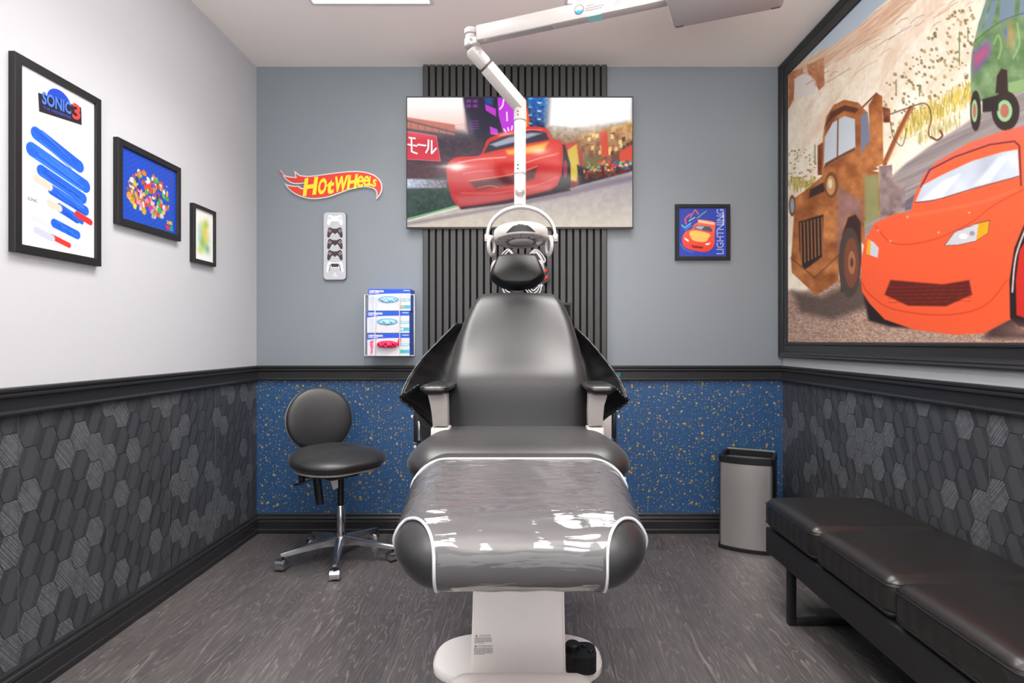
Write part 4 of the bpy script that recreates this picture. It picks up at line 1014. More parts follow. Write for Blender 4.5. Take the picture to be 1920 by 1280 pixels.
# ------------------------------------------------------------------ glove boxes in a wire rack
DF = 3.213; zc = lambda *pp: [(680+a/8.83, 530+b/8.83) for a, b in pp]
fr_ = back_map(DF)
rk = thing('wire_rack', 'white wire wall rack holding three glove boxes', 'rack', (P(730, 667, DF).x, YB, P(730, 667, DF).z))
wr = MB(); r_ = 0.0024
L, R_, T, Bm = 683.5, 777, 552.5, 666.5; q = lambda x, y, back=0: P(x, y, 3.195+back)
wr.tube([q(L+0.5, T), q(703, T), q(703.5, Bm), q(L, Bm), q(L+0.5, T)], r_, 8)
wr.tube([q(R_-0.5, T), q(749, T), q(749.5, Bm), q(R_, Bm), q(R_-0.5, T)], r_, 8)
bk_ = 0.13
for x in (L, R_):
    for y in (T, Bm): wr.tube([q(x, y), q(x, y, bk_)], r_, 8)
wr.tube([q(L, T, bk_), q(R_, T, bk_)], r_, 8); wr.tube([q(L, Bm, bk_), q(R_, Bm, bk_)], r_, 8); wr.tube([q(L, Bm), q(R_, Bm)], r_, 8)
for x in (L, R_): wr.tube([q(x, T, bk_), q(x, Bm, bk_)], r_, 8)
for k in range(1, 6): xx = lerp(L, R_, k/6); wr.tube([q(xx, Bm), q(xx, Bm, bk_)], r_*0.8, 6)
obj('wire_frame', wr, M['wire'], rk, smooth=True)
M['box_blue'] = mat('carton_blue', rgb(24, 84, 206), 0.4); M['box_white'] = mat('carton_white', rgb(208, 210, 216), 0.4); M['box_teal'] = mat('carton_teal', rgb(70, 178, 200), 0.4)
M['glove_blue'] = mat('pale_blue_nitrile', rgb(150, 200, 232), 0.4); M['glove_pink'] = mat('pink_nitrile', rgb(226, 30, 84), 0.4); M['hand_blue'] = mat('glove_print_blue', rgb(190, 206, 228), 0.5); M['hand_pink'] = mat('glove_print_pink', rgb(240, 90, 140), 0.5)
hand = [(20, 100), (24, 70), (18, 45), (14, 25), (18, 8), (26, 0), (34, 4), (40, -2), (46, 8), (42, 22), (36, 26), (44, 40), (40, 62), (36, 100)]
labs = ['topmost glove box in the wire rack, pale blue gloves, sticking out above the wire', 'middle glove box in the wire rack, pale blue gloves in its opening', 'bottom glove box in the wire rack, with pink gloves bulging out']
for k, (y0, y1, dx) in enumerate(((541.5, 582.6, 2.2), (583.2, 624.3, 0), (624.9, 666, 0.3))):
    x0, x1 = 688+dx, 768+dx
    a = P(x0, y1, DF); b = P(x1, y0, DF)
    t = thing('glove_box', labs[k], 'glove box', ((a.x+b.x)/2, DF+0.05, a.z), 'glove boxes in the wire rack')
    obj('carton', MB().box(a.x, b.x, DF, DF+0.108, a.z, b.z, b=0.0015), M['box_blue'], t)
    fl = back_map(DF-0.0006)
    obj('white_panel', MB().prism([(x0+0.4, y0+12)]+c2([(x0+0.4, y0+12), (x0+22, y0+9.5), (x0+50, y0+8.6), (x1-0.4, y0+8.4)], 3, False)+[(x1-0.4, y1-0.4), (x0+0.4, y1-0.4)], fl, -0.0006, 0.0003), M['box_white'], t)
    tl = MB(); text_mb('CRITERION', back_map(DF-0.0016), fit=(x0+2, x0+29, y0+6.4, y0+2.4), bold=0.04, mb=tl); obj('lettering', tl, M['text_white'], t, label='white lettering on the blue band')
    f4 = back_map(DF-0.0012)
    s = MB().prism([(x0+2, y0+7.4), (x0+20, y0+7.4), (x0+20, y0+8.2), (x0+2, y0+8.2)], f4, 0, 0.0003); s.prism([(x1-14, y0+2.6), (x1-2, y0+2.6), (x1-2, y0+3.6), (x1-14, y0+3.6)], f4, 0, 0.0003); obj('small_print', s, M['text_white'], t)['kind'] = 'stuff'
    s = MB().prism([(x1-17, y0+18.5), (x1-0.8, y0+18.5), (x1-0.8, y0+23), (x1-17, y0+23)], f4, 0, 0.0003); s.prism([(x1-19, y0+30.5), (x1-0.8, y0+30.5), (x1-0.8, y0+37), (x1-19, y0+37)], f4, 0, 0.0003); obj('teal_band', s, M['box_teal'], t)['kind'] = 'stuff'
    tl = MB(); text_mb('NITRILE', back_map(DF-0.0018), fit=(x1-16, x1-2, y0+22.3, y0+19.2), bold=0.03, mb=tl); obj('lettering', tl, M['text_white'], t, label='white lettering on the teal band')
    s = MB()
    for j, cxk in enumerate((x1-18, x1-13.5)): s.prism([(cxk+2*math.cos(i*math.pi/5), y0+33.7+2*math.sin(i*math.pi/5)) for i in range(10)], back_map(DF-0.0018), 0, 0.0003)
    obj('round_badge', s, mat('badge_%d' % k, rgb(*((236, 160, 110), (240, 244, 246), (80, 170, 120))[k]), 0.5), t)
    s = MB().prism(c2([(x0+2+px*0.22, y0+13+py*0.25) for px, py in hand], 2), f4, 0, 0.0003); obj('glove_print', s, M['hand_pink'] if k == 2 else M['hand_blue'], t)
    s = MB().prism([(x0+38+20*math.cos(i*math.pi/12), y0+20+6.6*math.sin(i*math.pi/12)) for i in range(24)], f4, 0, 0.0004); obj('opening', s, mat('opening_shade', rgb(120, 165, 200) if k < 2 else rgb(196, 30, 70), 0.6), t)
    random.seed(k+3); cc = P(x0+38, y0+20.5, DF)
    def crumple(v, amp=0.006, sd=k):
        nn = math.sin(v.x*150+sd)*math.cos(v.z*210+sd*2)+0.6*math.sin(v.x*330+v.z*260)
        return Vector((v.x, v.y-amp*0.5*nn-0.0, v.z))
    if k < 2: g = block(0.048, 0.007, 0.015, 0.047, 0.0068, 0.0149, (26, 6, 12), crumple, Matrix.Translation(cc))
    else:
        g = block(0.056, 0.022, 0.019, 0.055, 0.021, 0.0185, (30, 10, 14), lambda v: crumple(v, 0.011)+Vector((0, 0, -0.25*abs(v.x)*0.3)), Matrix.Translation(cc-Vector((0, 0.008, 0.0))))
        e = P(x0+60, y0+13, DF-0.01); g2 = block(0.008, 0.006, 0.024, 0.0078, 0.0058, 0.02, (6, 6, 10), None, Matrix.Translation(e-Vector((0, 0, 0.006))) @ Matrix.Rotation(0.2, 4, 'Y')); g.add(g2.v, g2.f)
    obj('glove', g, M['glove_pink'] if k == 2 else M['glove_blue'], t, smooth=True)

# ------------------------------------------------------------------ black wall toy with white stripes behind the headrest
zt = lambda *pp: [(900+a/7.11, 380+b/7.11) for a, b in pp]
dk = 3.27
ty = thing('wall_ornament', 'black wall ornament with white stripe loops and red tips, half hidden behind the headrest', 'ornament', (P(972, 540, dk).x, YB-0.031, P(972, 550, dk).z))
bd = MB()
for pts_ in (((250, 760), (330, 640), (400, 610), (470, 690), (420, 800), (300, 850)), ((640, 690), (740, 610), (830, 660), (880, 760), (840, 850), (700, 800)), ((780, 860), (880, 850), (920, 900), (900, 940), (935, 990), (900, 1050), (820, 1080), (720, 1000)), ((590, 1150), (700, 1040), (810, 1050), (870, 1130), (830, 1230), (680, 1290), (600, 1250)), ((250, 1140), (330, 1060), (460, 1130), (480, 1230), (380, 1280), (280, 1230)), ((400, 760), (720, 760), (760, 1060), (560, 1260), (420, 1240), (330, 1000))):
    bd.prism(c2(zt(*pts_), 4), back_map(dk), -0.03, 0.012)
obj('body', bd, M['black_plastic'], ty)
bmx = back_map(dk-0.014)
def stripes(a, r=0.0036, m_='white_stripe', mm=None):
    obj(m_, MB().tube([bmx(x, y) for x, y in c2(zt(*a), 5, False)], r, 6), mm or M['white'], ty, smooth=True)
for a in (((290, 690), (340, 640), (385, 622), (445, 685)), ((330, 695), (365, 655), (385, 640), (430, 690)), ((660, 685), (735, 625), (810, 670), (870, 765), (840, 805)), ((690, 680), (740, 645), (800, 700), (850, 790)), ((715, 680), (750, 668), (800, 730), (835, 800)),
          ((610, 1160), (660, 1215), (700, 1235), (790, 1200), (815, 1120), (780, 1080)), ((640, 1150), (700, 1205), (760, 1180), (790, 1120), (770, 1095)), ((680, 1150), (720, 1170), (770, 1120)), ((800, 1065), (830, 1100), (820, 1120)), ((300, 1145), (330, 1200), (400, 1225)), ((330, 1145), (360, 1180), (405, 1195))): stripes(a)
stripes(((845, 885), (890, 905), (850, 925), (845, 915)), 0.0042, 'red_tip', M['red_gloss']); stripes(((835, 1000), (905, 980), (870, 1015), (835, 1035)), 0.0045, 'red_tip', M['red_gloss'])
g = MB().prism(zt((440, 1180), (590, 1180), (590, 1225), (440, 1225)), back_map(dk-0.013), 0, 0.004); obj('badge', g, M['alu'], ty)

# socket on the slats, teal tape on the rail
o1 = P(1068, 595, 3.298)
so = thing('wall_socket', 'black wall socket plate on the slat panel, half hidden behind the chair back', 'socket', (o1.x, YB-0.031, o1.z))
obj('plate', MB().prism(rrect(1049, 1073, 567, 598, 2), back_map(3.297), -0.005, 0.0), M['black_plastic'], so)
obj('cover', MB().prism(rrect(1053, 1069, 571, 594, 1), back_map(3.297), 0.0, 0.002), M['felt'], so)
tp = MB().box(P(1153, 700, 3.318).x, P(1163, 700, 3.318).x, 3.3175, 3.3205, 0.884, 0.909, b=0.0005)
o = obj('tape_tab', tp, M['teal'], origin=(P(1158, 700, 3.318).x, 3.32, 0.884)); o['label'] = 'tiny teal tape tab stuck on the black rail behind the right chair wing'; o['category'] = 'tape'

# ------------------------------------------------------------------ dental chair
def axx(y): return 0.012-0.0215*y          # centre line of the chair (it stands very slightly turned)
ch = thing('dental_chair', 'black dental chair with a plastic-covered legrest in the middle of the room', 'dental chair', (axx(1.85), 1.85, 0))

# base plate
bp_ = MB()
def plate_pt(a, z, k=1.0):
    c, s_ = math.cos(a), math.sin(a); e = 0.72
    return Vector((axx(2.0)+0.282*k*math.copysign(abs(c)**e, c), 1.985+0.158*k*math.copysign(abs(s_)**e, s_), z))
rings = [(0.0, 1.0), (0.018, 1.0), (0.026, 0.975)]
vs = []; n = 48
for z, k in rings: vs += [plate_pt(2*math.pi*i/n, z, k) for i in range(n)]
bp_.add(vs, [(r*n+i, r*n+(i+1) % n, (r+1)*n+(i+1) % n, (r+1)*n+i) for r in range(2) for i in range(n)]+[tuple(range(n))[::-1], tuple(range(2*n, 3*n))])
obj('base_plate', bp_, M['white_plastic'], ch, ang=40)
# slanting lift column and its front housing
x0 = axx(1.8); col_ = MB()
hw = 0.145; 
def colv(y0, z0, y1, z1, hwb, hwt, depth=0.22):
    v = [(x0-hwb, y0, z0), (x0+hwb, y0, z0), (x0+hwb, y0+depth, z0), (x0-hwb, y0+depth, z0), (x0-hwt, y1, z1), (x0+hwt, y1, z1), (x0+hwt, y1+depth, z1), (x0-hwt, y1+depth, z1)]
    return v, [(0, 1, 5, 4), (1, 2, 6, 5), (2, 3, 7, 6), (3, 0, 4, 7), (0, 3, 2, 1), (4, 5, 6, 7)]
bmq = bmesh.new(); v, f = colv(1.765, 0.026, 1.90, 0.40, hw, hw); vv = [bmq.verts.new(p) for p in v]
for q_ in f: bmq.faces.new([vv[i] for i in q_])
bmesh.ops.bevel(bmq, geom=bmq.edges[:], offset=0.008, segments=3, affect='EDGES'); col_.frombm(bmq)
obj('lift_column', col_, M['warm_white'], ch, ang=35)
bmq = bmesh.new(); v, f = colv(1.86, 0.39, 1.88, 0.66, 0.12, 0.15, 0.26); vv = [bmq.verts.new(p) for p in v]
for q_ in f: bmq.faces.new([vv[i] for i in q_])
bmesh.ops.bevel(bmq, geom=bmq.edges[:], offset=0.006, segments=2, affect='EDGES')
obj('seat_support', MB().frombm(bmq), M['black_plastic'], ch, ang=35)
hz = block(0.212, 0.20, 0.105, 0.055, 0.045, 0.05, (16, 14, 10), lambda v: Vector((v.x*(1-0.09*(v.z+0.105)/0.21), v.y, v.z)), Matrix.Translation((axx(1.4)+0.002, 1.385, 0.105)))
ho = obj('lift_housing', hz, M['warm_white'], ch, smooth=True)

# printed warning on the column
def colface(px, py):        # point on the sloping front face of the column, seen at pixel
    a = Vector((0, 1.765, 0.026)); b = Vector((0, 1.90, 0.40)); nrm = Vector((0, -(b.z-a.z), (b.y-a.y))).normalized()
    dr = Vector(((px-CX)/F, 1, (CY-py)/F)); o = Vector((0, 0, EYE))
    t = (a-o).dot(nrm)/dr.dot(nrm); return o+dr*t+nrm*0.0008
tl = MB()
text_mb('CAUTION', lambda x, y: colface(x, y), fit=(899, 920, 1193.0, 1189.5), mb=tl)
text_mb('ATTENTION', lambda x, y: colface(x, y), fit=(896, 923, 1212.3, 1209), mb=tl)
random.seed(6)
def dashes(mb, fm, x0_, x1_, y_, h_):      # rows of print too small to read
    x = x0_
    while x < x1_:
        w_ = min(random.uniform(1.2, 4.2), x1_-x)
        if w_ > 0.6: mb.add([fm(x, y_), fm(x+w_, y_), fm(x+w_, y_-h_), fm(x, y_-h_)], [(0, 1, 2, 3)])
        x += w_+0.8
for k, y in enumerate((1196, 1198.2, 1200.4, 1202.7, 1205)): dashes(tl, colface, 890, 922-(k == 4)*14, y, 1.0)
for k, y in enumerate((1215.2, 1217.4, 1219.7, 1221.9, 1224.2, 1226.4)): dashes(tl, colface, 889, 924-(k == 5)*16, y, 1.0)
obj('warning_print', tl, M['text_grey'], ch, label='small grey CAUTION and ATTENTION print')['kind'] = 'stuff'
tl = MB()
for cx_, cy_ in ((893.5, 1191.3), (892, 1210.6)):
    tl.add([colface(cx_-1.9, cy_+1.7), colface(cx_+1.9, cy_+1.7), colface(cx_, cy_-2)], [(0, 1, 2)])
obj('warning_triangle', tl, M['text_black'], ch)['kind'] = 'stuff'

# legrest: rounded cushion, wide at the knee, sloping to the foot
LY0, LY1 = 1.105, 1.80
def leg_fn(v):
    t = (v.y+0.36)/0.72                       # 0 foot, 1 knee
    y = lerp(LY0, LY1+0.02, t)
    wsc = lerp(0.252, 0.290, min(1, max(0, t)))/0.27
    z = lerp(0.655, 0.728, t)
    th = lerp(1.0, 0.95, t)
    zz = v.z*th
    if v.z < 0: wsc *= 1-0.10*(-v.z/0.085)
    if t > 0.78: wsc *= 1-0.05*math.sin((t-0.78)/0.22*math.pi)
    x = v.x*wsc
    z += 0.006*math.sin(min(1, max(0, t))*math.pi)
    return Vector((x+axx(y), y, z+zz))
LEG = block(0.27, 0.36, 0.074, 0.085, 0.10, 0.0735, (56, 72, 24), leg_fn)
leg = obj('legrest_cushion', LEG, M['vinyl'], ch, smooth=True)
leg_bvh = BVHTree.FromPolygons([tuple(v) for v in LEG.v], LEG.f)
# clear film clipped out of the cushion surface
def gfun(p):
    """negative inside the film"""
    xl = abs(p.x-axx(p.y)); yc, zc0 = 1.204, 0.667
    e = p.y-yc if p.y > yc else -math.atan2((yc-p.y)/0.10, (p.z-zc0)/0.075)*0.087
    back = p.y-1.53+(0.0 if xl < 0.20 else 2.2*(xl-0.20)**1.5)
    a_, b_ = 0.090, 0.125
    ax, ay = xl-0.163, -0.012-e
    if ax > 0 and ay > 0:
        corner = (1-math.hypot((a_-ax)/a_, (b_-ay)/b_))*0.08 if (ax < a_ and ay < b_) else min(ax, ay)
    else: corner = max(-1, min(ax, ay))
    return max(back, corner, -0.1 if p.y < 1.204 else 0.60-p.z)
def film():
    V = LEG.v; out = MB(); g = [gfun(p) for p in V]; cache = {}
    nrm = [Vector((0, 0, 0)) for _ in V]
    for f in LEG.f:
        nn = (V[f[1]]-V[f[0]]).cross(V[f[2]]-V[f[0]])
        c = sum((V[i] for i in f), Vector())/len(f)
        if nn.dot(c-Vector((axx(c.y), 1.45, 0.70))) < 0: nn = -nn
        for i in f: nrm[i] += nn
    for q_ in nrm: q_.normalize()
    def vid(i):
        if i not in cache:
            p = V[i]; w_ = 0.0007*math.sin(p.x*90+p.y*40)+0.0006*math.sin(p.y*170-p.x*30)
            cache[i] = len(out.v); out.v.append(p+nrm[i]*(0.0035+w_))
        return cache[i]
    def eid(i, j):
        key = (min(i, j), max(i, j), 'e')
        if key not in cache:
            t = g[i]/(g[i]-g[j]); cache[key] = len(out.v); out.v.append(V[i].lerp(V[j], t)+(nrm[i].lerp(nrm[j], t))*0.0035)
        return cache[key]
    bnd = []
    for f in LEG.f:
        poly = []; cr = []
        for k in range(len(f)):
            i, j = f[k], f[(k+1) % len(f)]
            if g[i] <= 0: poly.append(vid(i))
            if (g[i] <= 0) != (g[j] <= 0): e = eid(i, j); poly.append(e); cr.append(e)
        if len(poly) >= 3: out.f.append(tuple(poly)); out.mi.append(0)
        if len(cr) == 2: bnd.append(cr)
    return out, bnd
FM, bnd = film()
fo = obj('plastic_cover', FM, M['film'], ch, smooth=True, label='clear wrinkled plastic film')
# binding follows the cut edges
adj = {}
for a, b in bnd: adj.setdefault(a, []).append(b); adj.setdefault(b, []).append(a)
seen = set(); chains = []
for s0 in sorted(adj, key=lambda a: len(adj[a])):
    if s0 in seen: continue
    c_ = [s0]; seen.add(s0)
    while True:
        nx_ = [k for k in adj[c_[-1]] if k not in seen]
        if not nx_: break
        c_.append(nx_[0]); seen.add(nx_[0])
    closed = len(adj[s0]) == 2
    chains.append((c_, closed))
for c_, closed in chains:
    if len(c_) < 8: continue
    P_ = [FM.v[i] for i in c_]
    for _ in range(3): P_ = [P_[0] if (i == 0 and not closed) else P_[-1] if (i == len(P_)-1 and not closed) else (P_[i-1]+P_[i]*2+P_[(i+1) % len(P_)])/4 for i in range(len(P_))]
    P_ = [p for p in P_]
    obj('binding', MB().tube(P_, 0.0034, 8, closed=closed), M['piping'], fo, smooth=True)

# seat cushion behind the knee roll
def seat_fn(v):
    t = (v.y+0.26)/0.52
    y = lerp(1.556, 2.26, t); z = 0.735-0.045*max(0, t-0.3)
    edge = 1-0.06*max(0, -v.z/0.07)
    xx = v.x*edge
    return Vector((xx+axx(y), y, z+v.z))
obj('seat_cushion', block(0.318, 0.26, 0.066, 0.09, 0.10, 0.0655, (32, 28, 18), seat_fn), M['vinyl'], ch, smooth=True)
obj('seat_pan', block(0.27, 0.25, 0.03, 0.05, 0.05, 0.029, (12, 12, 6), None, Matrix.Translation((axx(1.98), 1.98, 0.652))), M['black_plastic'], ch, smooth=True)

# backrest
def back_fn(v):
    t = (v.z+0.325)/0.65; s = min(1, max(0, t))
    # half width along the height, from the photo
    ks = [(0, .262), (.25, .270), (.48, .262), (.66, .244), (.80, .222), (.90, .198), (1.0, .172)]
    for (a, wa), (b, wb) in zip(ks[:-1], ks[1:]):
        if a <= s <= b: hwid = lerp(wa, wb, (s-a)/(b-a)); break
    y = 2.125+0.335*max(0, t)**1.4; z = 0.665+0.622*t
    nrm = Vector((0, -0.88, 0.47))
    # lumbar roll, shoulder hollow between raised side bolsters
    b = 0.030*math.exp(-((t-0.40)/0.13)**2)-0.020*math.exp(-((t-0.10)/0.15)**2)
    u = v.x/0.27
    b += -0.014*math.exp(-((t-0.72)/0.17)**2)*(1-min(1, abs(u)/0.9)**3)
    b += -0.020*abs(u)**2.5
    th = v.y*-1 + (b if v.y < 0 else b*0.5)
    return Vector((v.x/0.27*hwid+axx(2.2)-0.002, y, z))+nrm*th
obj('backrest_cushion', block(0.27, 0.042, 0.325, 0.055, 0.0415, 0.075, (44, 12, 56), back_fn), M['vinyl'], ch, smooth=True)
obj('backrest_shell', block(0.235, 0.02, 0.29, 0.05, 0.019, 0.06, (16, 6, 18), lambda v: back_fn(Vector((v.x, 0.045+v.y*0.5, v.z)))), M['black_plastic'], ch, smooth=True)

# headrest
HC = P(970, 510, 2.50)
def head_fn(v):
    u = v.x/0.115; w_ = v.z/0.08
    # six-sided outline: flat top, points low at the sides, narrower bottom
    k = lerp(1.0, 0.70, min(1, max(0, (w_+0.35)/1.35))**1.4) if w_ > -0.35 else lerp(1.0, 0.45, ((-0.35-w_)/0.65)**1.3)
    x = v.x*k
    z = v.z*(1.0-0.10*(v.x/0.115)**2 if w_ < 0 else 1.0-0.12*abs(u)**2)
    y = v.y-(0.014*(1-u*u)*(1-w_*w_) if v.y < 0 else 0)
    return Vector((x, y, z))
hd = obj('headrest_cushion', block(0.118, 0.036, 0.081, 0.022, 0.034, 0.022, (28, 10, 22), head_fn, Matrix.Translation(HC) @ Matrix.Rotation(math.radians(-24), 4, 'X')), M['head_vinyl'], ch, smooth=True)
hb = block(0.117, 0.02, 0.062, 0.03, 0.0195, 0.04, (16, 6, 12), None, Matrix.Translation(HC+Vector((0, 0.032, 0.004))) @ Matrix.Rotation(math.radians(-24), 4, 'X')); obj('headrest_shell', hb, M['grey_plastic'], ch, smooth=True)
sb = MB().box(HC.x-0.03, HC.x+0.03, 2.50, 2.515, 1.18, 1.40, b=0.003); obj('headrest_bar', sb, M['black_metal'], ch, ang=30)

# arms and pads
for s_, X0, X1, name in ((-1, (806, 838), (811.5, 839.5), 'l'), (1, (1104, 1137), (1101, 1131.5), 'r')):
    da = 1.99
    L_ = [(783, 741), (800, 741), (807, 760), (810, 780), (811.5, 799), (839.5, 799), (839, 770), (838, 738)] if s_ < 0 else [(1158, 739), (1139, 741), (1133, 760), (1131, 780), (1130.5, 796.5), (1103, 796.5), (1102.5, 770), (1104, 738)]
    if s_ < 0: L_[0] = (802, 735); L_[1] = (803, 744)
    else: L_[0] = (1139, 735); L_[1] = (1138, 744)
    arm = MB().prism(L_, back_map(da), -0.045, 0.0)
    obj('armrest_post', arm, M['grey_plastic'], ch)
    bx0, bx1 = ((808.5, 842) if s_ < 0 else (1101.5, 1132))
    a = P(bx0, 801, 2.0); b = P(bx1, 801, 2.0)
    obj('armrest_bracket', MB().box(a.x, b.x, 1.99, 2.06, 0.70, a.z, b=0.003), M['white_plastic'], ch, ang=35)
    pc = P(811 if s_ < 0 else 1131, 731.5, 1.96)
    def pad_fn(v, s_=s_):
        x = v.x*(1-0.42*max(0, -v.z/0.021)); return Vector((x, v.y, v.z-0.02*(v.y+0.12)*0.4))
    obj('armrest_pad', block(0.050, 0.135, 0.0185, 0.022, 0.04, 0.018, (14, 20, 10), pad_fn, Matrix.Translation(pc+Vector((s_*-0.004, 0.125, 0)))), M['vinyl_dark'], ch, smooth=True)
    # small welt round the pad top
    q1 = [pc+Vector((s_*-0.004+dx*0.049, 0.125+dy*0.134, 0.008)) for dx, dy in ((-0.85, -0.96), (0.85, -0.96), (1.0, -0.75), (1.0, 0.8), (0.8, 0.97), (-0.8, 0.97), (-1.0, 0.8), (-1.0, -0.75))]
    obj('pad_welt', MB().tube(q1, 0.0022, 6, closed=True), M['black_plastic'], ch, smooth=True)

# side wings: soft vinyl flaps
def wing(inner, outer, bow, label, nu=18, nv=26, th=0.006):
    I = curve([P(*a) for a in inner], 6); O = curve([P(*a) for a in outer], 6)
    def at(c, t):
        k = t*(len(c)-1); i = min(int(k), len(c)-2); return c[i].lerp(c[i+1], k-i)
    mb = MB(); vs = []
    for side in (0, 1):
        for j in range(nv+1):
            t = j/nv; a, b = at(I, t), at(O, t)
            for i in range(nu+1):
                s = i/nu; p = a.lerp(b, s)
                p += Vector((0, bow*math.sin(math.pi*s)+side*th, 0))
                p += Vector((0, 0.007*math.sin(t*24+s*5)*s*(1-s)*2.2+0.004*math.sin(t*47+2*s)*s*s, 0))
                vs.append(p)
    N = (nu+1)*(nv+1); fs = []
    for j in range(nv):
        for i in range(nu):
            a = j*(nu+1)+i; fs.append((a, a+1, a+nu+2, a+nu+1)); fs.append((N+a, N+a+nu+1, N+a+nu+2, N+a+1))
    rim = [j*(nu+1)+nu for j in range(nv+1)]; rin = [j*(nu+1) for j in range(nv+1)]
    for a in (rim, rin):
        for k in range(len(a)-1): fs.append((a[k], a[k+1], N+a[k+1], N+a[k]))
    for a in ([i for i in range(nu+1)], [nv*(nu+1)+i for i in range(nu+1)]):
        for k in range(len(a)-1): fs.append((a[k], a[k+1], N+a[k+1], N+a[k]))
    mb.add(vs, fs)
    o = obj('side_wing', mb, M['vinyl_dark'], ch, smooth=True)
    wl = MB().tube([vs[k]+Vector((0, 0.003, 0)) for k in rim], 0.0042, 8); obj('wing_welt', wl, M['vinyl_dark'], o, smooth=True)
    return o
wing([(880, 602, 2.45), (872, 640, 2.42), (862, 690, 2.37), (856, 740, 2.31), (856, 765, 2.29)],
     [(856, 606, 2.40), (822, 640, 2.34), (790, 674, 2.27), (764, 712, 2.20), (750, 744, 2.13)], 0.05, 'left')
wing([(850, 740, 2.28), (850, 770, 2.26), (842, 808, 2.22), (838, 840, 2.2)],
     [(784, 722, 2.09), (768, 733, 2.10), (750, 746, 2.12), (776, 768, 2.14)], 0.03, 'left_lower')
wing([(1058, 608, 2.45), (1066, 640, 2.42), (1078, 690, 2.37), (1086, 740, 2.31), (1086, 765, 2.29)],
     [(1080, 615, 2.40), (1110, 645, 2.34), (1140, 682, 2.27), (1164, 716, 2.20), (1177, 749, 2.13)], 0.05, 'right')
wing([(1100, 740, 2.28), (1100, 765, 2.26), (1101, 795, 2.22), (1103, 820, 2.2)],
     [(1157, 730, 2.09), (1168, 742, 2.10), (1178, 751, 2.12), (1158, 768, 2.14)], 0.03, 'right_lower')
obj('side_pad', MB().prism([(780, 762), (845, 740), (845, 830), (792, 830), (788, 800)], back_map(2.30), -0.02, 0.0), M['vinyl_dark'], ch)
obj('side_pad', MB().prism([(1098, 740), (1140, 762), (1130, 776), (1128, 790), (1098, 800)], back_map(2.30), -0.02, 0.0), M['vinyl_dark'], ch)
# rear frame: black uprights with pale clips, white cross box
for xs, ys in (((775.5, 787), (768, 829)), ((780.5, 788), (830, 892)), ((1149, 1156), (768, 822)), ((1153, 1158), (822, 890)), ((1153, 1170), (890, 902))):
    a = P(xs[0], ys[1], 2.45); b = P(xs[1], ys[0], 2.45); obj('frame_upright', MB().box(a.x, b.x, 2.45, 2.49, a.z, b.z, b=0.002), M['black_plastic'], ch, ang=35)
a = P(783, 826, 2.44); b = P(787.5, 789, 2.44); obj('chrome_strip', MB().box(a.x, b.x, 2.44, 2.45, a.z, b.z, b=0.001), M['alu'], ch, ang=35)
for cx_, cy_ in ((772.5, 781), (778, 838), (777.5, 896), (1160, 781.5), (1172, 898)):
    a = P(cx_-2, cy_+2.2, 2.44); b = P(cx_+2.2, cy_-2.2, 2.44); obj('clip', MB().box(a.x, b.x, 2.44, 2.46, a.z, b.z, b=0.001), M['white_plastic'], ch, ang=35)
obj('frame_cover', MB().prism([(772, 760), (790, 758), (789, 769), (776, 770)], back_map(2.44), -0.02, 0), M['white_plastic'], ch)
obj('frame_cover', MB().prism([(1140, 764), (1160, 760), (1159, 771), (1143, 771)], back_map(2.44), -0.02, 0), M['white_plastic'], ch)
a = P(1095, 812, 2.36); b = P(1147, 777, 2.36); obj('rear_housing', MB().box(a.x, b.x, 2.36, 2.46, a.z-0.05, b.z, b=0.006), M['white_plastic'], ch, ang=35)
a = P(800, 812, 2.42); b = P(1100, 800, 2.42); obj('rear_beam', MB().box(a.x, b.x, 2.42, 2.46, a.z-0.1, b.z, b=0.004), M['black_plastic'], ch, ang=35)

# foot control on the base plate
fc = thing('foot_control', 'black foot control with round pedal at the right of the chair column', 'foot control', (0.165, 1.91, 0.026))
def disc(cx_, cy_, z0_, z1_, r, mb, b=0.004, n_=28, sy=1.0):
    mb.lathe([(r, z0_), (r, z1_-b), (r-b, z1_)], n_, Matrix.Translation((cx_, cy_, 0)) @ Matrix.Diagonal((1, sy, 1, 1)))
g = MB(); vs_ = rrect(0.125, 0.224, 1.862, 1.965, 0.03, 6); g.prism(vs_, lambda x, y, t=0: Vector((x, y, t)), 0.0265, 0.080); obj('body', g, M['black_plastic'], fc)
g = MB(); disc(0.150, 1.925, 0.080, 0.098, 0.024, g); obj('pedal', g, M['black_plastic'], fc, ang=30)
g = MB(); disc(0.188, 1.935, 0.080, 0.088, 0.009, g, 0.002); obj('button', g, M['black_plastic'], fc, ang=30)
g = MB(); disc(0.207, 1.905, 0.080, 0.086, 0.010, g, 0.002); obj('button', g, M['black_plastic'], fc, ang=30)

# ------------------------------------------------------------------ operating light
AW = M['lamp_white']
lp = thing('operating_light', 'white jointed dental lamp reaching from the ceiling down over the headrest', 'lamp', (0.60, 1.90, H))
A0 = Vector((-0.214, 2.256, 0)); A1 = Vector((0.52, 1.965, 0)); ad = (A1-A0).normalized(); an = Vector((ad.y, -ad.x, 0))   # an points to the camera
if an.y > 0: an = -an
def armbox(s0, s1, w_, z0_, z1_, b=0.004, m=None, name='upper_arm', taper=0):
    mb = MB(); L_ = (A1-A0).length
    R_m = Matrix.Translation(A0) @ Matrix.Rotation(math.atan2(ad.y, ad.x), 4, 'Z')
    mb.box(s0, s1, -w_/2, w_/2, z0_, z1_, b=b, mtx=R_m); return mb
ZB = 2.228
obj('upper_arm', armbox(0.03, 0.78, 0.042, ZB, ZB+0.057), AW, lp, ang=35)
jt = MB(); 
def vcyl(c, r, z0_, z1_, mb, b=0.003, n_=24): mb.lathe([(r-b, z0_), (r, z0_+b), (r, z1_-b), (r-b, z1_)], n_, Matrix.Translation((c.x, c.y, 0)))
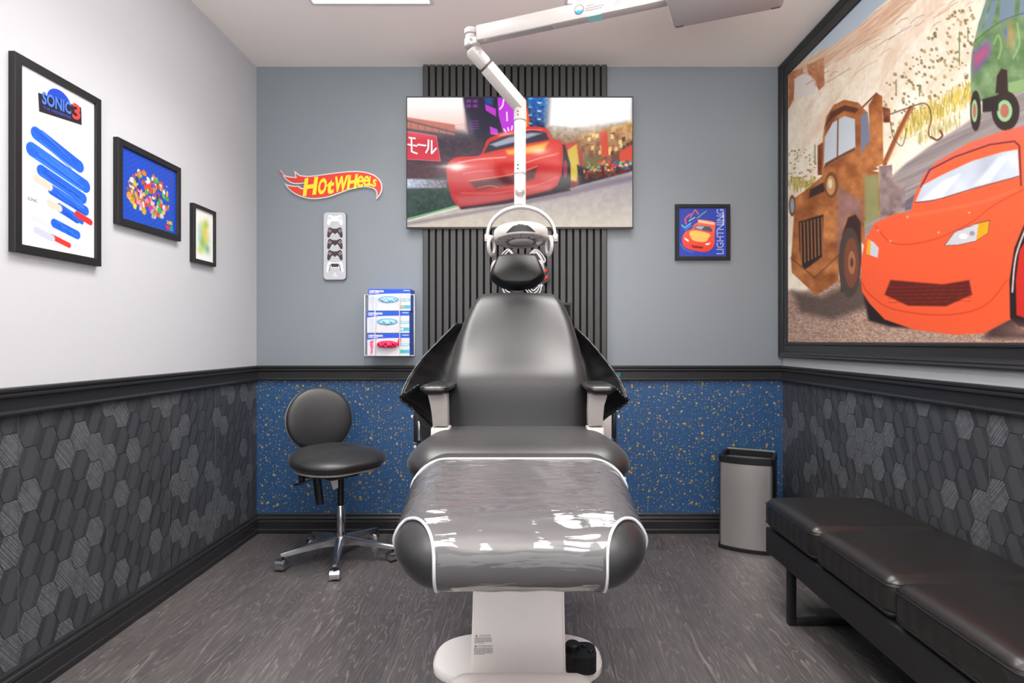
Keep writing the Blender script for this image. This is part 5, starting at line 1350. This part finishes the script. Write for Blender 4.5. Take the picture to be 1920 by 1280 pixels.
vcyl(A0, 0.027, ZB-0.014, ZB+0.018, jt); vcyl(A0, 0.023, ZB+0.018, ZB+0.034, jt); vcyl(A0, 0.027, ZB+0.034, ZB+0.056, jt)
jt.add(*(lambda m: (m.v, m.f))(armbox(-0.002, 0.034, 0.048, ZB-0.012, ZB+0.014)))
obj('elbow_joint', jt, AW, lp, ang=30)
# stickers on the arm
def face(s, z, off=0.0009):
    p = A0+ad*s+an*(0.021+off); return Vector((p.x, p.y, z))
def ring(c, r, s0, n_=24): return [(c+r*math.cos(2*math.pi*k/n_), s0+r*math.sin(2*math.pi*k/n_)) for k in range(n_)]
fmap = lambda x, y, t=0: face(x, y, t)
def s_of(px):   # arm coordinate seen at pixel column
    k = (px-CX)/F; base = A0+an*0.021; return (k*base.y-base.x)/(ad.x-k*ad.y)
def z_of(px, py): p = face(s_of(px), 0); return EYE+(CY-py)*p.y/F
sc_, zc_ = s_of(1086), z_of(1086, 18)
g = MB().prism(ring(sc_, 0.0175, zc_), fmap, 0.0003, 0.0010); obj('round_sticker', g, mat('sticker_ring', rgb(96, 92, 98), 0.4), lp)
g = MB().prism(ring(sc_, 0.0145, zc_), fmap, 0.0011, 0.0014); st_ = obj('round_sticker', g, M['white'], lp)
g = MB().prism([(sc_+0.0145*math.cos(a), zc_+0.0145*math.sin(a)) for a in [math.radians(q) for q in range(192, 349, 12)]], fmap, 0.0015, 0.0018); obj('sticker_print', g, mat('sticker_blue', rgb(40, 140, 220), 0.4), lp)
tl = MB()
for k, (pa, pb, py) in enumerate(((1100, 1116, 12), (1097, 1134, 17), (1097, 1128, 21))):
    dashes(tl, lambda x, y: face(s_of(x), z_of(x, y-(x-pa)*0.21)), pa, pb, py, 1.2)
obj('arm_print', tl, M['text_grey'], lp)['kind'] = 'stuff'
g = MB().prism([(s_of(1139), ZB+0.014), (s_of(1186), ZB+0.014), (s_of(1186), ZB+0.052), (s_of(1139), ZB+0.052)], fmap, 0.0003, 0.0008); obj('label_plate', g, M['white'], lp)
g = MB()
for k in range(5): g.prism([(s_of(1152), ZB+0.047-k*0.006), (s_of(1165), ZB+0.047-k*0.006), (s_of(1165), ZB+0.045-k*0.006), (s_of(1152), ZB+0.045-k*0.006)], fmap, 0.0009, 0.0011)
for k in range(12): g.prism([(s_of(1190+k*2), ZB+0.036), (s_of(1191+k*2), ZB+0.036), (s_of(1191+k*2), ZB+0.05), (s_of(1190+k*2), ZB+0.05)], fmap, 0.0003, 0.0006)
obj('arm_print', g, M['text_grey'], lp)['kind'] = 'stuff'
tl_ = A0+ad*0.405; g = MB(); mt = Matrix.Translation(A0) @ Matrix.Rotation(math.atan2(ad.y, ad.x), 4, 'Z'); g.box(s_of(1100), s_of(1127), -0.02, 0.02, ZB-0.0006, ZB+0.001, mtx=mt); obj('underside_sticker', g, mat('sticker_teal', rgb(140, 200, 206), 0.4), lp)
g = MB(); g.box(0.06, 0.33, -0.017, 0.015, ZB-0.0007, ZB+0.001, mtx=mt); obj('chrome_strip', g, mat('satin_strip', rgb(200, 198, 200), 0.22, 0.6), lp)
# control box and ceiling mount
bxm = Matrix.Translation(Vector((A1.x, A1.y, 0))) @ Matrix.Rotation(math.atan2(-0.12, 0.30), 4, 'Z')
g = MB(); g.box(-0.045, 0.315, -0.16, 0.112, 2.190, 2.335, b=0.016, mtx=bxm); obj('control_box', g, mat('control_box_plastic', rgb(180, 174, 176), 0.4), lp, ang=40)
g = MB()
for u_, v_ in ((-0.02, 0.092), (0.29, 0.092), (-0.02, -0.14), (0.29, -0.14)): g.box(u_-0.014, u_+0.014, v_-0.004, v_+0.004, 2.1885, 2.193, mtx=bxm)
obj('box_foot', g, M['text_grey'], lp)['kind'] = 'stuff'
g = MB(); pc_ = bxm @ Vector((0.15, -0.05, 0)); vcyl(pc_, 0.03, 2.33, H-0.02, g); vcyl(pc_, 0.09, H-0.022, H, g); obj('ceiling_post', g, AW, lp, ang=30)
# lower spring arm, flat-sided, with the bright right flank
E = Vector((A0.x+0.012, A0.y+0.002, ZB-0.030)); Tp = P(974, 197, 2.35)
dv = (Tp-E); Ln = dv.length; dx = dv.normalized(); side = Vector((0.86, -0.5, 0)); side = (side-dx*side.dot(dx)).normalized(); upv = dx.cross(side)
def beam(s0, s1, wa, wb, name, m, b=0.003, o_=0):
    mb = MB(); mtx = Matrix(((dx.x, side.x, upv.x, E.x), (dx.y, side.y, upv.y, E.y), (dx.z, side.z, upv.z, E.z), (0, 0, 0, 1)))
    mb.box(s0, s1, -wa/2, wa/2, -wb/2+o_, wb/2+o_, b=b, mtx=mtx); return obj(name, mb, m, lp, ang=35)
beam(-0.02, 0.065, 0.046, 0.058, 'arm_knuckle', AW, 0.014); beam(0.067, Ln+0.01, 0.042, 0.056, 'spring_arm', AW, 0.005)
beam(0.0672, 0.0682, 0.0425, 0.0565, 'arm_seam', M['text_black'], 0)
for c_, zz_ in ((Vector((A0.x+0.0, A0.y-0.026, ZB-0.003)), 0), (E+dx*0.012-upv*0.0, 1)):
    g = MB(); g.lathe([(0.010, 0), (0.010, 0.003), (0.008, 0.004)], 18, Matrix.Translation(c_+Vector((0, -0.001-0.024*zz_, 0))) @ Matrix.Rotation(math.pi/2, 4, 'X')); obj('joint_screw', g, M['alu'], lp, ang=30)
# vertical post
pz0, pz1 = P(976, 392, 2.35).z, P(974, 205, 2.35).z
pcx = P(975, 300, 2.35).x; Q = Vector((pcx, 2.35, 0))
g = MB(); vcyl(Q, 0.0235, P(0, 385, 2.35).z, P(0, 228, 2.35).z, g, 0.001); obj('drop_post', g, M['lamp_white2'], lp, ang=30)
g = MB(); vcyl(Q, 0.0250, P(0, 228, 2.35).z, P(0, 190, 2.35).z, g, 0.004); obj('post_collar', g, AW, lp, ang=30)
g = MB(); vcyl(Q, 0.0242, P(0, 328, 2.35).z, P(0, 325, 2.35).z, g, 0.0005); g2 = g; obj('post_ring', g, M['grey_plastic'], lp, ang=30)
g = MB()
for zy in (213, 219, 312, 319): g.lathe([(0.003, 0), (0.003, 0.003)], 10, Matrix.Translation((pcx-0.008, 2.3285, P(0, zy, 2.35).z)) @ Matrix.Rotation(math.pi/2, 4, 'X'))
obj('post_screw', g, M['text_black'], lp)['kind'] = 'stuff'
g = MB(); kz = P(0, 361, 2.35).z; g.lathe([(0.020, 0), (0.020, 0.012), (0.015, 0.018), (0.013, 0.026), (0.010, 0.028)], 24, Matrix.Translation((pcx, 2.332, kz)) @ Matrix.Rotation(math.pi/2, 4, 'X')); obj('pivot_knob', g, AW, lp, ang=30)
# yoke: flat arch
g = MB(); px_ = [(914, 449), (916, 430), (925, 412), (943, 397), (962, 390), (977, 388), (993, 390), (1012, 397), (1030, 412), (1039, 430), (1041, 449)]
pth = curve([P(a, b, 2.35) for a, b in px_], 5)
vs = []; fs = []
for i, p in enumerate(pth):
    a_ = pth[max(0, i-1)]; b_ = pth[min(len(pth)-1, i+1)]; tg = (b_-a_).normalized(); nr = Vector((-tg.z, 0, tg.x))
    for du, dy in ((0.005, -0.022), (0.005, 0.022), (-0.005, 0.022), (-0.005, -0.022)): vs.append(p+nr*du+Vector((0, dy, 0)))
for i in range(len(pth)-1):
    for k in range(4): fs.append((i*4+k, i*4+(k+1) % 4, i*4+4+(k+1) % 4, i*4+4+k))
fs += [(0, 1, 2, 3), tuple(len(vs)-4+k for k in range(4))[::-1]]
g.add(vs, fs); obj('yoke', g, M['lamp_white2'], lp, ang=35)
# lamp head: shallow drum tipped so that its glass faces down and to the camera
hc = P(977, 444, 2.33); Rt = Matrix.Translation(hc) @ Matrix.Rotation(math.radians(-2), 4, 'Y') @ Matrix.Rotation(math.radians(-7), 4, 'X')
g = MB(); g.lathe([(0.0, 0.034), (0.06, 0.034), (0.098, 0.031), (0.106, 0.024), (0.108, 0.015), (0.108, -0.014), (0.104, -0.018)], 48, Rt, caps=False); obj('lamp_housing', g, M['lamp_white2'], lp, smooth=True)
g = MB(); g.lathe([(0.1035, -0.0165), (0.08, -0.022), (0.055, -0.017), (0.05, -0.024), (0.02, -0.027), (0.0, -0.027)], 48, Rt, caps=False); obj('lamp_lens', g, M['glass_dark'], lp, smooth=True)
g = MB()
for k in range(12):
    a_ = 2*math.pi*k/12; p0_ = Rt @ Vector((0.056*math.cos(a_), 0.056*math.sin(a_), -0.019)); p1_ = Rt @ Vector((0.098*math.cos(a_), 0.098*math.sin(a_), -0.0195)); g.tube([p0_, p1_], 0.0014, 6)
g.tube([Rt @ Vector((0.054*math.cos(a_), 0.054*math.sin(a_), -0.021)) for a_ in [2*math.pi*k/36 for k in range(36)]], 0.0022, 6, closed=True)
obj('lens_rib', g, M['text_grey'], lp, smooth=True)['kind'] = 'stuff'
# dark visor window on the front of the drum
g = MB(); vs = []; n_ = 16
for i in range(n_+1):
    a_ = math.radians(-90-31+62*i/n_); top = 0.032*math.cos(math.radians(90*(2*i/n_-1)))-0.0115
    for z_, rr in ((-0.012, 0.1088), (max(-0.0115, min(top, 0.012)), 0.1088), (max(-0.011, top), 0.1088 if top < 0.012 else 0.1066)): vs.append(Rt @ Vector((rr*math.cos(a_), rr*math.sin(a_), z_)))
fs = []
for i in range(n_):
    for k in (0, 1): fs.append((i*3+k, i*3+3+k, i*3+4+k, i*3+1+k))
g.add(vs, fs); obj('visor_window', g, M['black_plastic'], lp)
for s_, cxp in ((-1, 914), (1, 1041)):
    c_ = P(cxp, 447, 2.35)
    g = MB().box(c_.x-0.011, c_.x+0.011, c_.y-0.02, c_.y+0.02, c_.z-0.016, c_.z+0.016, b=0.005); g.lathe([(0.013, 0), (0.013, 0.03)], 18, Matrix.Translation(c_) @ Matrix.Rotation(-s_*math.pi/2, 4, 'Y')); obj('pivot_block', g, AW, lp, ang=35)
    hx_ = P(922 if s_ < 0 else 1029, 461.5, 2.31)
    lo_ = []
    for k in range(24):
        a_ = 2*math.pi*k/24; lo_.append(hx_+Vector((0.004*math.cos(a_)*s_, 0.036*math.cos(a_)-0.0, 0.0)) + Vector((0.014*math.cos(a_)*-s_, 0, 0.034*math.sin(a_))))
    g = MB().tube(lo_, 0.0062, 10, closed=True, flat=1.6); obj('grip_handle', g, M['lamp_white2'], lp, smooth=True)

# ------------------------------------------------------------------ operator stool
SX, SY = -0.928, 2.925
sl = thing('operator_stool', 'black upholstered swivel stool on a polished five-star base with castors', 'stool', (SX, SY, 0))
g = MB(); g.lathe([(0.020, 0.06), (0.027, 0.075), (0.031, 0.10), (0.024, 0.135), (0.0215, 0.15), (0.0215, 0.265), (0.019, 0.27)], 28, Matrix.Translation((SX, SY, 0))); obj('column', g, M['chrome'], sl, ang=30)
g = MB(); g.lathe([(0.016, 0.265), (0.016, 0.43)], 20, Matrix.Translation((SX, SY, 0))); obj('gas_lift', g, M['black_metal'], sl, ang=30)
for k in range(5):
    a_ = math.radians(-78+72*k); Rk = Matrix.Translation((SX, SY, 0)) @ Matrix.Rotation(a_, 4, 'Z')
    vs = []
    for u_, hw_, zt_, zb_ in ((0.015, 0.022, 0.122, 0.075), (0.08, 0.021, 0.112, 0.080), (0.18, 0.017, 0.096, 0.072), (0.262, 0.014, 0.083, 0.064), (0.280, 0.009, 0.078, 0.066)):
        vs += [Rk @ Vector((u_, -hw_, zb_)), Rk @ Vector((u_, -hw_*0.9, zt_-0.004)), Rk @ Vector((u_, -hw_*0.5, zt_)), Rk @ Vector((u_, hw_*0.5, zt_)), Rk @ Vector((u_, hw_*0.9, zt_-0.004)), Rk @ Vector((u_, hw_, zb_))]
    fs = []
    for i in range(4):
        for q_ in range(6): fs.append((i*6+q_, i*6+(q_+1) % 6, i*6+6+(q_+1) % 6, i*6+6+q_))
    fs += [tuple(range(6)), tuple(range(24, 30))[::-1]]
    obj('base_leg', MB().add(vs, fs), M['alu'], sl, ang=30)
    cst = MB(); cp = Rk @ Vector((0.270, 0, 0))
    sw = Matrix.Translation((cp.x, cp.y, 0)) @ Matrix.Rotation(math.radians(10+40*k if k else 8), 4, 'Z')
    c_ = obj('castor', MB().lathe([(0.008, 0.045), (0.008, 0.07)], 12, Matrix.Translation((cp.x, cp.y, 0))), M['black_metal'], sl, ang=30)
    hd_ = MB(); prof = []
    vs = []; nn = 14
    for xx_, rr in ((-0.024, 0.022), (-0.022, 0.0262), (0.022, 0.0262), (0.024, 0.022)):
        for i in range(nn+1):
            b_ = math.radians(-40+260*i/nn); vs.append(sw @ Vector((xx_, 0.010+rr*math.cos(b_), 0.0262+rr*math.sin(b_))))
    fs = [(j*(nn+1)+i, j*(nn+1)+i+1, (j+1)*(nn+1)+i+1, (j+1)*(nn+1)+i) for j in range(3) for i in range(nn)]+[tuple(range(nn+1)), tuple(range(3*(nn+1), 4*(nn+1)))[::-1]]
    hd_.add(vs, fs); obj('castor_hood', hd_, M['chrome'], c_, ang=30)
    wh = MB()
    for xx_ in (-0.013, 0.004): wh.lathe([(0.0235, 0), (0.0245, 0.002), (0.0245, 0.007), (0.0235, 0.009)], 20, sw @ Matrix.Translation((xx_, 0.010, 0.0247)) @ Matrix.Rotation(math.pi/2, 4, 'Y'))
    obj('castor_wheel', wh, M['black_plastic'], c_, ang=30)
fwd = Vector((0.78, -0.62, 0)); rt_ = Vector((fwd.y*-1, fwd.x, 0))
Rs = Matrix(((fwd.x, -fwd.y, 0, SX), (fwd.y, fwd.x, 0, SY), (0, 0, 1, 0), (0, 0, 0, 1)))      # local x = forward
SC_ = P(634, 855, 2.90); Rs2 = Matrix.Translation((SC_.x-0.0, 2.89, 0)) @ Matrix.Rotation(math.atan2(fwd.y, fwd.x), 4, 'Z')
def seat2(v):
    u = v.x/0.205; w_ = v.y/0.235
    return Vector((v.x*(1-0.10*abs(w_)**2), v.y*(1-0.22*max(0, -u)**1.5-0.10*max(0, u)**2), v.z+0.020*(w_*w_)*(-0.4)-0.016*max(0, u)**2+0.022*max(0, -u)))
obj('seat_cushion', block(0.205, 0.235, 0.043, 0.16, 0.16, 0.042, (30, 30, 12), seat2, Rs2 @ Matrix.Translation((0, 0, 0.515))), M['vinyl'], sl, smooth=True)
obj('seat_shell', block(0.184, 0.215, 0.009, 0.15, 0.15, 0.008, (24, 24, 6), seat2, Rs2 @ Matrix.Translation((0, 0, 0.4755))), M['grey_plastic'], sl, smooth=True)
g = block(0.10, 0.09, 0.020, 0.03, 0.03, 0.019, (10, 10, 6), None, Rs2 @ Matrix.Translation((-0.02, 0, 0.438))); obj('mechanism', g, M['black_plastic'], sl, smooth=True)
BC = P(596, 785, 3.03); tilt = Matrix.Translation((BC.x+0.0, 3.045, BC.z)) @ Matrix.Rotation(math.atan2(fwd.y, fwd.x), 4, 'Z') @ Matrix.Rotation(math.radians(-9), 4, 'Y')
tilt = Matrix.Translation((BC.x, 3.045, BC.z)) @ Matrix.Rotation(math.radians(-60), 4, 'Z') @ Matrix.Rotation(math.radians(-9), 4, 'Y')
def back2(v):
    w_ = v.y/0.165; h_ = v.z/0.165
    return Vector((v.x+0.030*w_*w_, v.y*(1-0.04*h_+0.05*(1-h_*h_)), v.z))
obj('backrest_cushion', block(0.034, 0.155, 0.165, 0.033, 0.148, 0.158, (10, 26, 26), back2, tilt), M['vinyl'], sl, smooth=True)
obj('backrest_shell', block(0.010, 0.157, 0.165, 0.009, 0.150, 0.158, (6, 26, 26), lambda v: back2(v)+Vector((-0.026, 0, 0)), tilt), M['grey_plastic'], sl, smooth=True)
g = MB(); p0_ = P(592, 880, 2.97); p1_ = P(600, 945, 2.97); g.tube([p0_, p1_], 0.021, 12, flat=0.6); obj('back_bar_sleeve', g, M['black_plastic'], sl, ang=40)
g = MB(); g.tube([Vector((BC.x-0.02, 3.10, 0.60)), P(590, 858, 3.06), P(594, 880, 2.98)], 0.014, 10); g.tube([P(592, 884, 2.95), Rs2 @ Vector((-0.05, 0, 0.43))], 0.018, 10); obj('back_bar', g, M['black_metal'], sl, smooth=True)
g = MB(); kc = P(562, 895, 2.90)
prof = []
vs = []
for dy_ in (0, 0.022):
    for i in range(32):
        a_ = 2*math.pi*i/32; rr = 0.026+0.004*math.cos(5*a_); vs.append(kc+Vector((dy_, rr*math.cos(a_)*0.7, rr*math.sin(a_))))
g.add(vs, [(i, (i+1) % 32, 32+(i+1) % 32, 32+i) for i in range(32)]+[tuple(range(32))[::-1], tuple(range(32, 64))]); g.tube([kc, P(582, 893, 2.93)], 0.008, 8); obj('tension_knob', g, M['black_plastic'], sl, ang=40)
g = MB(); g.tube([P(552, 909, 2.88), P(566, 906, 2.88), P(582, 900, 2.89), P(598, 893, 2.90), P(615, 885, 2.92)], [0.008, 0.009, 0.006, 0.006, 0.006], 10, flat=0.6); obj('lever', g, M['black_plastic'], sl, smooth=True)
g = MB().prism([(619, 898), (634, 899), (634, 914), (625, 918)], back_map(2.88), 0, 0.001); obj('paper_tag', g, M['white'], sl, label='white paper tag under the seat')

# ------------------------------------------------------------------ waste bin
bn = thing('waste_bin', 'brushed steel waste bin with black rim in the right back corner', 'bin', (1.185, 3.13, 0))
ang_ = math.atan2(-0.12, 0.232)
Rb = Matrix.Translation((1.184, 3.138, 0)) @ Matrix.Rotation(-0.478, 4, 'Z')
def bin_outline(hx_, hy_, bow, r=0.022, n_=10):
    # front (y=-hy) bowed outwards
    o_ = []
    for k in range(n_+1):
        x = lerp(-hx_+r, hx_-r, k/n_); o_.append((x, -hy_-bow*(1-(x/(hx_))**2)))
    for cx_, cy_, a0 in ((hx_-r, -hy_+r, -90), (hx_-r, hy_-r, 0), (-hx_+r, hy_-r, 90), (-hx_+r, -hy_+r, 180)):
        for k in range(6): a_ = math.radians(a0+90*k/5); o_.append((cx_+r*math.cos(a_), cy_+r*math.sin(a_)-(bow*0.12 if a0 in (-90, 180) else 0)))
    return o_
def shell(out, z0_, z1_, inn=None, floor_=True):
    mb = MB(); n_ = len(out)
    vs = [Rb @ Vector((x, y, z0_)) for x, y in out]+[Rb @ Vector((x, y, z1_)) for x, y in out]
    fs = [(i, (i+1) % n_, n_+(i+1) % n_, n_+i) for i in range(n_)]
    if inn:
        vs += [Rb @ Vector((x, y, z1_)) for x, y in inn]+[Rb @ Vector((x, y, z0_)) for x, y in inn]
        fs += [(n_+i, n_+(i+1) % n_, 2*n_+(i+1) % n_, 2*n_+i) for i in range(n_)]+[(2*n_+i, 2*n_+(i+1) % n_, 3*n_+(i+1) % n_, 3*n_+i) for i in range(n_)]+[(3*n_+i, 3*n_+(i+1) % n_, (i+1) % n_, i) for i in range(n_)]
    else: fs += [tuple(range(n_))[::-1], tuple(range(n_, 2*n_))]
    return mb.add(vs, fs)
HX, HY, BW = 0.132, 0.116, 0.022
obj('steel_body', shell(bin_outline(HX, HY, BW), 0.018, 0.455, bin_outline(HX-.003, HY-.003, BW)), M['steel'], bn, ang=35)
o_ = [p for p in bin_outline(HX+0.001, HY+0.001, BW)]
back_black = MB()
sel = [p for p in bin_outline(HX+0.0015, HY+0.0015, BW)]
# black rear and side cladding
idx_ = [i for i, p in enumerate(sel) if p[1] > -HY+0.004]
strip = [sel[i] for i in idx_]
vs = [Rb @ Vector((x, y, 0.02)) for x, y in strip]+[Rb @ Vector((x, y, 0.452)) for x, y in strip]; ns_ = len(strip)
back_black.add(vs, [(i, i+1, ns_+i+1, ns_+i) for i in range(ns_-1)]); obj('side_cladding', back_black, M['black_plastic'], bn, ang=35)
obj('rim', shell(bin_outline(HX+.004, HY+.004, BW), 0.452, 0.485, bin_outline(HX-.012, HY-.012, BW)), M['black_plastic'], bn, ang=35)
obj('bin_base', shell(bin_outline(HX+.006, HY+.006, BW), 0.0, 0.020), M['black_plastic'], bn, ang=35)
obj('rim_bar', MB().box(-HX+0.01, HX-0.01, HY-0.004, HY+0.005, 0.486, 0.491, mtx=Rb), M['steel'], bn)
obj('bin_liner', shell(bin_outline(HX-.006, HY-.006, BW), 0.03, 0.20), M['felt'], bn)

# ------------------------------------------------------------------ bench
bx0, bx1 = 0.972, 1.425
be = thing('leather_bench', 'black leather three-cushion bench on sled legs along the right wall', 'bench', (1.2, 1.78, 0))
ys = [(1.990, 2.412), (1.568, 1.988), (1.146, 1.566), ]
def cush(y0_, y1_):
    hx_, hy_, hz_ = (bx1-bx0)/2, (y1_-y0_)/2-0.001, 0.062
    def fn(v):
        u = v.x/hx_; w_ = v.y/hy_
        bulge = 0.012*(1-u*u)*(1-w_*w_)
        z = v.z+(bulge if v.z > 0 else 0)
        k = 1+0.012*(1-(v.z/hz_)**2)
        # stitch creases near the welt
        cr = 0.0018*math.sin(v.y*120+v.x*60)*max(0, 1-abs(v.z)/hz_)*(abs(u) > 0.93 or abs(w_) > 0.93)
        return Vector((v.x*k+cr, v.y+cr, z))
    return block(hx_, hy_, hz_, 0.038, 0.038, 0.040, (34, 34, 14), fn, Matrix.Translation(((bx0+bx1)/2, (y0_+y1_)/2, 0.388)))
for y0_, y1_ in ys:
    c_ = obj('cushion', cush(y0_, y1_), M['leather'], be, smooth=True)
    for zz_, ins, rr in ((0.425, 0.0022, 0.0016), (0.4315, 0.0068, 0.0010), (0.352, 0.0025, 0.0014)):
        o_ = rrect(bx0+ins-0.003, bx1-ins+0.003, y0_+ins-0.001, y1_-ins+0.001, 0.03, 6)
        obj('stitch_line', MB().tube([Vector((x, y, zz_)) for x, y in o_], rr, 6, closed=True), M['stitch'], c_, smooth=True)
g = MB().box(bx0+0.006, bx1-0.004, 1.146, 2.408, 0.225, 0.328, b=0.008); obj('bench_frame', g, M['bench_base'], be, ang=35)
for yy_ in (2.25, 1.32):
    g = MB(); a_ = 0.014
    g.box(1.000, 1.028, yy_-0.014, yy_+0.014, 0.0, 0.226, b=0.002).box(1.372, 1.400, yy_-0.014, yy_+0.014, 0.0, 0.226, b=0.002).box(1.026, 1.374, yy_-0.014, yy_+0.014, 0.0, 0.026, b=0.002)
    obj('sled_leg', g, M['black_metal'], be, ang=35)
